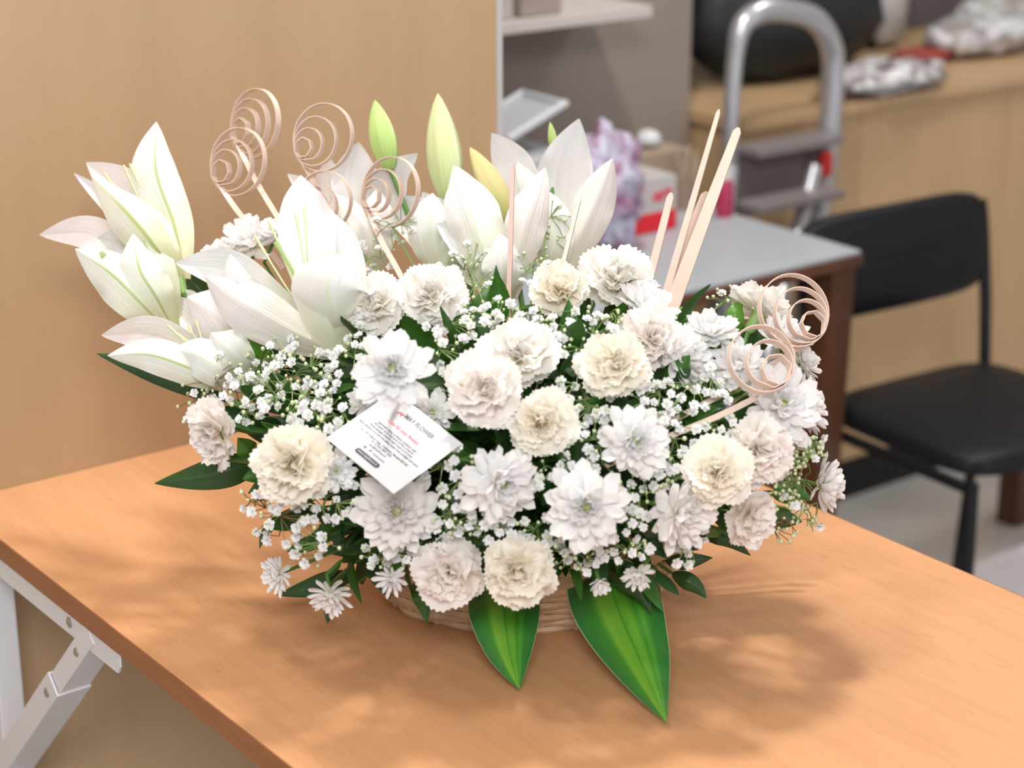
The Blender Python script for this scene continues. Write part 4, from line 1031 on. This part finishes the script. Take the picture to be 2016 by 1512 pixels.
# ---- leafy sprigs that fill the body of the bouquet
LEAFM = []
for i, m_ in enumerate((M_LEAF, M_LEAF, M_LEAF2)):
    n, m = 5, 8; V = []; UV = []
    for j in range(m+1):
        v = j/m; wv = .19*math.sin(math.pi*min(.999, v**.8))**.9+.004
        for k in range(n):
            s = 2*k/(n-1)-1; V.append((v, s*wv, .45*wv*s*s+(.10-.05*i)*v*v-.02*math.exp(-(s/.3)**2))); UV.append((k/(n-1), v))
    LEAFM.append(mesh('leaf', V, [(j*n+k, j*n+k+1, (j+1)*n+k+1, (j+1)*n+k) for j in range(m) for k in range(n-1)], m_, UV))
g = random.Random(21)
def sprig(x, y, k, label, nl=8, L0=.052, spread=1.0, dirn=None, grp='leafy sprigs between the blooms'):
    p, n = dome(x, y, k)
    a = ROOT.lerp(p, .45); d = (p-a)
    e = empty('leafy_sprig', a, label, 'foliage', grp)
    inv = e.matrix_basis.inverted()
    child('stem', autosmooth(MB().tube([ROOT, a, p], .0014, 5).mesh('stem', M_STEM)), e, world=True)
    for i in range(nl):
        t = .35+.65*i/(nl-1); q = a.lerp(p, t)
        out = (n*.55+Vector((g.gauss(0, 1), g.gauss(0, 1), g.gauss(0, .7)))*spread).normalized()
        if i == nl-1: out = (d.normalized()+n*.3).normalized()
        z = (n+Vector((g.gauss(0, .5), g.gauss(0, .5), g.gauss(0, .5)))).normalized(); yv = z.cross(out).normalized(); z = out.cross(yv)
        R3 = Matrix((out, yv, z)).transposed(); L = L0*g.uniform(.7, 1.2)
        place(g.choice(LEAFM), e, R3, q-a, (L, L*1.1, L), 'leaf')
FILL = 'dark green leafy sprig filling the gaps between the blooms'
spots = []
for yy, xs in ((600, (760, 900, 1000, 1160)), (640, (690, 800, 900, 980, 1080, 1180, 1320)), (690, (600, 720, 880, 1130, 1380, 1460)), (750, (520, 640, 860, 1130, 1300, 1420, 1500)),
               (830, (500, 620, 780, 980, 1160, 1330, 1450)), (900, (520, 680, 930, 1100, 1180, 1320, 1500)), (970, (640, 700, 880, 1060, 1260, 1400, 1480)),
               (1050, (640, 720, 850, 950, 1080, 1250, 1400)), (1110, (680, 800, 960, 1110, 1220, 1300))):
    for x in xs: spots.append((x+g.uniform(-15, 15), yy+g.uniform(-12, 12)))
spots += [(560, 790), (600, 850), (500, 825), (640, 765), (545, 850), (640, 1050), (700, 1105), (680, 1035), (610, 1005), (1440, 1000), (1320, 1050)]
for x, y in spots: sprig(x, y, g.uniform(.80, .90) if (y > 660 and x < 1440) else .72, FILL, 8, .042 if not (630 < x < 930 and 750 < y < 980) else .030, .9 if y > 660 else .6)

for x, y in [(600, 700), (700, 720), (820, 700), (940, 680), (1060, 680), (1180, 690), (1300, 700), (1400, 720), (620, 860), (740, 860), (860, 850), (1000, 880), (1130, 860), (1260, 850), (1380, 860), (720, 1000), (850, 1000), (1000, 1010), (1130, 1010), (1270, 1000)]:
    sprig(x, y, .66, FILL, 8, .062, 1.2)

# ---- gypsophila
def floret_mesh(seed):
    g_ = random.Random(seed); V = []; UV = []; F = []
    for r_, (cnt, el, ln) in enumerate(((7, .25, 1.0), (6, .7, .85), (5, 1.15, .65))):
        for q in range(cnt):
            az = 2*math.pi*q/cnt+r_*.5+g_.gauss(0, .15); L = ln*g_.uniform(.85, 1.1); n0 = len(V)
            for (v, hw) in ((0, .06), (.55, .34), (1.0, .26)):
                for s in (-1, 0, 1):
                    rr = L*v; zz = L*v*math.sin(el)+.10*abs(s)*v+(.12 if v == .55 else 0)*0-.08*(s == 0)*v
                    x = rr*math.cos(el); V.append((x*math.cos(az)-s*hw*math.sin(az), x*math.sin(az)+s*hw*math.cos(az), zz-.3)); UV.append(((s+1)/2, v))
            for j in range(2):
                for i in range(2): F.append((n0+j*3+i, n0+j*3+i+1, n0+(j+1)*3+i+1, n0+(j+1)*3+i))
    return mesh('floret', V, F, M_GYP, UV)
FLO = [floret_mesh(i) for i in range(4)]
gg = random.Random(99)
def covered(x, y):
    return any((x-hx)**2+(y-hy)**2 < (hr*.80)**2 for hx, hy, hr in HEADS)
def gyp(x, y, rx, ry, nf, nb, label, k=1.02, dz=0.0, brown=False, small=False):
    p0, n0 = dome(x, y, .78, dz); e = empty('gypsophila_spray', p0, label, 'flower', 'gypsophila sprays')
    smat = M_GYPT if brown else M_GYPS
    st = MB(); hub, _ = dome(x, y, .92, dz)
    st.tube([ROOT, p0, hub], .0009, 5)
    bm_ = MB(); tips = []
    nodes = []
    for i in range(max(4, (nf+nb)//5)):
        a = gg.uniform(0, 6.28); r = gg.uniform(.25, .6)
        q, _ = dome(x+rx*r*math.cos(a), y+ry*r*math.sin(a), gg.uniform(.95, 1.0), dz); nodes.append(q); st.tube(spline([hub, hub.lerp(q, .5)+Vector((0, 0, .003)), q], 5), .0005, 4, cap=False)
    def tip(isb):
        for _ in range(14):
            a = gg.uniform(0, 6.28); r = math.sqrt(gg.uniform(0, 1)); tx, ty = x+rx*r*math.cos(a), y+ry*r*math.sin(a)
            if not covered(tx, ty): break
        else:
            if gg.random() < .8: return None
        for s in tips:
            if not isb and (s[0]-tx)**2+(s[1]-ty)**2 < 150: return None
        q, n = dome(tx, ty, k+gg.uniform(-.05, .05), dz)
        tips.append((tx, ty)); nd = min(nodes, key=lambda v: (v-q).length)
        st.tube([nd, nd.lerp(q, .6)+n*.001, q-n*.001], .00038, 4, cap=False)
        return q, n
    for i in range(nf):
        t = tip(False)
        if t is None: continue
        q, n = t; nn = (n+(CAM-q).normalized()*.8+Vector((gg.gauss(0, .35), gg.gauss(0, .35), gg.gauss(0, .35)))).normalized()
        s = gg.uniform(.0036, .0050)*(.8 if small else 1)
        place(FLO[gg.randrange(4)], e, frame(nn, gg.uniform(0, 6)), q-p0, s, 'floret')
    for i in range(nb):
        t = tip(True)
        if t is None: continue
        bm_.ball(t[0], gg.uniform(.0011, .0020), 6, 5)
    child('stem', autosmooth(st.mesh('stem', smat)), e, world=True)
    if bm_.v:
        b = child('buds', bm_.mesh('buds', M_GYPB, True), e, world=True); b['kind'] = 'stuff'
GS = [
 (575, 745, 95, 85, 34, 40, 'dense white gypsophila spray left of the large chrysanthemum above the card'),
 (500, 700, 60, 60, 10, 16, 'gypsophila spray in front of the low left lily base'),
 (415, 735, 62, 60, 10, 14, 'gypsophila spray with brownish stems in front of the low left lily', 1.04, -.02, True),
 (390, 800, 45, 40, 6, 12, 'small brown-stemmed gypsophila spray left above the sideways carnation', 1.04, 0, True),
 (640, 810, 70, 55, 16, 22, 'gypsophila spray above the left corner of the card'),
 (700, 690, 45, 55, 10, 8, 'gypsophila spray between big front lily and large chrysanthemum'),
 (725, 510, 55, 45, 16, 10, 'gypsophila spray above the upper left cream carnation', 1.0, .03),
 (775, 450, 55, 50, 5, 10, 'airy gypsophila spray below the lowest left wood curl', 1.0, .04),
 (925, 540, 45, 70, 8, 16, 'airy gypsophila spray in front of the middle lily', 1.0, .0),
 (900, 630, 75, 40, 14, 14, 'gypsophila spray below the upper pair of cream carnations'),
 (880, 690, 45, 45, 9, 10, 'gypsophila spray right of the large chrysanthemum, below the upper pair'),
 (970, 625, 60, 40, 12, 12, 'gypsophila spray above the uppermost central carnation'),
 (1075, 450, 60, 60, 3, 22, 'airy gypsophila buds in front of the wide top right lily', 1.0, .05),
 (1050, 520, 40, 45, 3, 14, 'gypsophila buds left of the pale cream carnation', 1.0, .03),
 (1085, 635, 60, 45, 14, 20, 'gypsophila spray below the pale cream carnation'),
 (1145, 660, 60, 60, 18, 16, 'gypsophila spray between the central three and the cream-centred carnation'),
 (1150, 780, 60, 60, 22, 12, 'gypsophila spray right of the deep cream central carnation'),
 (1200, 620, 45, 40, 8, 8, 'gypsophila spray under the top right white carnation'),
 (1300, 780, 80, 55, 26, 12, 'gypsophila spray below the ruffled right-hand carnations'),
 (1390, 760, 60, 45, 12, 8, 'gypsophila spray left of the lower wood curl'),
 (1330, 870, 60, 60, 20, 10, 'gypsophila spray at the end of the curl stems'),
 (1180, 880, 45, 60, 10, 12, 'gypsophila spray between the deep cream carnation and its right chrysanthemum'),
 (1090, 930, 55, 50, 12, 14, 'gypsophila spray above the lower middle chrysanthemum'),
 (890, 930, 55, 55, 12, 12, 'gypsophila spray right of the card'),
 (880, 1020, 55, 50, 16, 14, 'gypsophila spray right of the chrysanthemum below the card'),
 (960, 1040, 65, 35, 20, 10, 'gypsophila spray above the lowest pair of carnations'),
 (1060, 1060, 60, 45, 22, 10, 'gypsophila spray right above the cream carnation with brownish heart'),
 (1130, 1095, 65, 40, 20, 14, 'gypsophila spray below the lower middle chrysanthemum'),
 (1235, 1085, 55, 45, 18, 14, 'gypsophila spray low at the right above the long striped leaf'),
 (1260, 980, 50, 60, 16, 14, 'gypsophila spray between lower middle chrysanthemum and its right neighbour'),
 (650, 975, 55, 60, 14, 10, 'gypsophila spray below the left corner of the card'),
 (560, 1030, 70, 45, 12, 12, 'brown-stemmed gypsophila spray under the large cream carnation', 1.04, -.01, True),
 (510, 985, 50, 35, 5, 8, 'sparse brown-stemmed gypsophila left below the large cream carnation', 1.06, 0, True),
 (620, 1075, 65, 50, 12, 8, 'gypsophila spray above the two hanging small chrysanthemums', 1.04, -.01),
 (760, 1090, 50, 35, 8, 10, 'gypsophila spray above the half-open pale yellow chrysanthemum'),
 (1350, 1080, 45, 35, 8, 8, 'gypsophila spray under the turned blush chrysanthemum'),
 (1570, 880, 60, 55, 5, 34, 'green gypsophila buds right of the blush carnation', 1.02, .0),
 (1580, 955, 62, 50, 3, 44, 'green gypsophila buds left of the farthest right chrysanthemum', 1.02, .0),
 (1540, 1030, 45, 40, 0, 14, 'sparse gypsophila buds beside the pointed leaf at the right', 1.05, 0, True),
 (1590, 1005, 45, 45, 2, 24, 'green gypsophila buds below the farthest right chrysanthemum', 1.0, -.01),
 (1600, 900, 40, 40, 2, 18, 'green gypsophila buds above the farthest right chrysanthemum', 1.0, -.01),
 (470, 790, 60, 50, 14, 14, 'gypsophila spray between low left lily and sideways carnation', 1.03, 0),
 (520, 760, 60, 50, 14, 14, 'gypsophila spray left of the dense one, below the low left lily base', 1.03, 0),
 (600, 830, 50, 45, 12, 12, 'gypsophila spray above the large cream carnation', 1.03, 0),
 (1420, 850, 45, 40, 8, 8, 'gypsophila spray above the yellowish cream carnation'),
 (1340, 930, 45, 40, 10, 8, 'gypsophila spray above the turned blush chrysanthemum'),
 (1430, 590, 40, 30, 4, 6, 'small gypsophila spray left of the upper right back-turned carnation'),
]
for a in GS: gyp(*a)

# ---- the care card, tucked under the large chrysanthemum
def ray(x, y): return FWD + RGT*((x-1008)/FPX) - UPV*((y-756)/FPX)
# a rectangle: three corners on their rays, edge lengths and the right angle fix the depths
d0 = (dome(642, 862, 1.03)[0]-CAM).dot(FWD)-.034
def corners(db, dt):
    Lc, Bc = CAM+ray(642, 862)*d0, CAM+ray(775, 972)*(d0+db)
    return Lc, Bc, CAM+ray(777, 768)*(d0+dt)
best = None
for i in range(-40, 41):
    for j in range(-40, 41):
        Lc, Bc, Tc = corners(i*.001, j*.001); e1, e2 = Bc-Lc, Tc-Lc
        c = abs(e1.normalized().dot(e2.normalized())); n_ = e1.cross(e2).normalized()
        s = c*2+.12*abs(e1.length/e2.length-1.06)+.4*abs(n_.dot((EC-CAM).normalized())+ -.0 if False else 0)
        if j < -2: s += .5
        if best is None or s < best[0]: best = (s, i*.001, j*.001)
Lc, Bc, Tc = corners(best[1], best[2]); e1, e2 = Bc-Lc, Tc-Lc; CW, CHh = e1.length, e2.length
xa = e1.normalized(); za = e1.cross(e2).normalized(); ya = za.cross(xa)
MC = Matrix((xa, ya, za)).transposed().to_4x4(); MC.translation = Lc
if za.dot(CAM-Lc) < 0: print('card faces away')
print('CARD', best, CW, CHh, za, (Tc-Lc).dot(FWD))
card = empty('care_card', Lc, 'white printed care card tucked under the large white chrysanthemum', 'card', mat=MC)
child('card_sheet', MB().box((0, 0, -.0006), (CW, CHh, 0), bev=.0001).mesh('card_sheet', M_CARD), card)
def txt(name, s, u0, u1, v, mat, z=.0004, h=None, bold=.014, label=None):
    """one printed line between fractions u0..u1 of the card's width, baseline at v"""
    cu = bpy.data.curves.new(name, 'FONT'); cu.body = s; cu.size = 1; cu.resolution_u = 3; cu.offset = bold
    o = bpy.data.objects.new(name, cu); COL.objects.link(o); bpy.context.view_layer.update()
    wd = max(o.dimensions.x, 1e-4); W_ = (u1-u0)*CW; sx = W_/wd; sy = sx if h is None else h*CHh/.7
    o.parent = card; o.matrix_basis = Matrix.Translation((u0*CW, v*CHh, z)) @ Matrix.Diagonal((sx, sy, 1, 1))
    cu.materials.append(mat); me = bpy.data.meshes.new_from_object(o.evaluated_get(bpy.context.evaluated_depsgraph_get()))
    m2 = bpy.data.objects.new(name, me); COL.objects.link(m2); m2.parent = card; m2.matrix_basis = o.matrix_basis.copy()
    bpy.data.objects.remove(o); m2.name = name; return m2
txt('printed_line', 'MAY FLOWER', .335, .745, .80, M_INKG, h=.062)
txt('printed_line', '-- EST. SINCE 1982 --', .37, .70, .755, M_INKL, h=.018)
txt('printed_line', 'Care for your flowers', .262, .705, .632, M_INKP, h=.052)
txt('printed_line', 'Add fresh water to flower container daily', .205, .77, .545, M_INK, h=.031)
txt('printed_line', 'Fill water up to the brim of the container', .19, .772, .505, M_INK, h=.031)
txt('printed_line', 'Floral sponge must be kept moist at all times', .165, .79, .463, M_INK, h=.031)
txt('printed_line', 'Store flowers in a cool dry place away from sunlight and wind', .056, .915, .418, M_INK, h=.031)
txt('printed_line', '16 / 1013 Adarsh Nagar, Prabhadevi, Mumbai 400 030', .15, .83, .348, M_INK, h=.029)
txt('printed_line', '+91 22 2432 4907 / 3091', .338, .635, .308, M_INK, h=.028)
txt('printed_line', 'sales@mayflower.in', .355, .60, .265, M_INK, h=.028)
txt('printed_line', 'mayflowerindia', .475, .64, .205, M_INKG, h=.024)
def cardpoly(name, pts, mat, z=.0002):
    V = [Vector((x*CW, y*CHh, z)) for x, y in pts]; return child(name, mesh(name, V, [tuple(range(len(V)))], mat, None, False), card)
cap = [(.345+.030*math.cos(a), .129+.034*math.sin(a)) for a in np.linspace(math.pi/2, 3*math.pi/2, 12)]+[(.62+.030*math.cos(a), .129+.034*math.sin(a)) for a in np.linspace(-math.pi/2, math.pi/2, 12)]
cardpoly('printed_pill', cap, M_INK)
txt('printed_line', 'www.mayflower.in', .345, .62, .117, M_CARD, z=.00045, h=.032)
cardpoly('printed_icon', [(.345, .198), (.375, .198), (.375, .232), (.345, .232)], M_INK)
txt('printed_icon', 'f', .356, .368, .203, M_CARD, z=.00045, h=.024)
ring = lambda cx, cy, r, w_: [(cx+r*math.cos(a), cy+r*math.sin(a)) for a in np.linspace(0, 2*math.pi, 20)]+[(cx+(r-w_)*math.cos(a), cy+(r-w_)*math.sin(a)) for a in np.linspace(2*math.pi, 0, 20)]
def ringmesh(name, cx, cy, r, w_, mat):
    n = 20; V = [Vector(((cx+q*math.cos(2*math.pi*k/n))*CW, (cy+q*math.sin(2*math.pi*k/n))*CHh, .0002)) for q in (r, r-w_) for k in range(n)]
    child(name, mesh(name, V, [(k, (k+1) % n, (k+1) % n+n, k+n) for k in range(n)], mat, None, False), card)
ringmesh('printed_icon', .402, .215, .015, .004, M_INKL)
cardpoly('printed_icon', [(.42, .205), (.436, .208), (.446, .222), (.452, .234), (.443, .231), (.438, .236), (.430, .228), (.421, .233), (.424, .222), (.428, .212)], M_INK)
for k in range(5):      # petal-like mark of curved strokes
    pts = [(.245+.055*t+.006*k, .79+.018*k*.6+(.028-.010*k)*math.sin(t*math.pi)) for t in np.linspace(0, 1.0, 10)]
    mb = MB(); mb.tube([Vector((x*CW, y*CHh, .0002)) for x, y in pts], .00035, 5)
    child('printed_mark', mb.mesh('printed_mark', M_INKP), card)
for ins, wd in ((.035, .0035), (.05, .0018)):
    o_, i_ = ins, ins+wd; V = [Vector((x*CW, y*CHh, .00015)) for q in (o_, i_) for x, y in ((q, q), (1-q, q), (1-q, 1-q), (q, 1-q))]
    child('printed_border', mesh('printed_border', V, [(k, (k+1) % 4, (k+1) % 4+4, k+4) for k in range(4)], M_INKB, None, False), card)
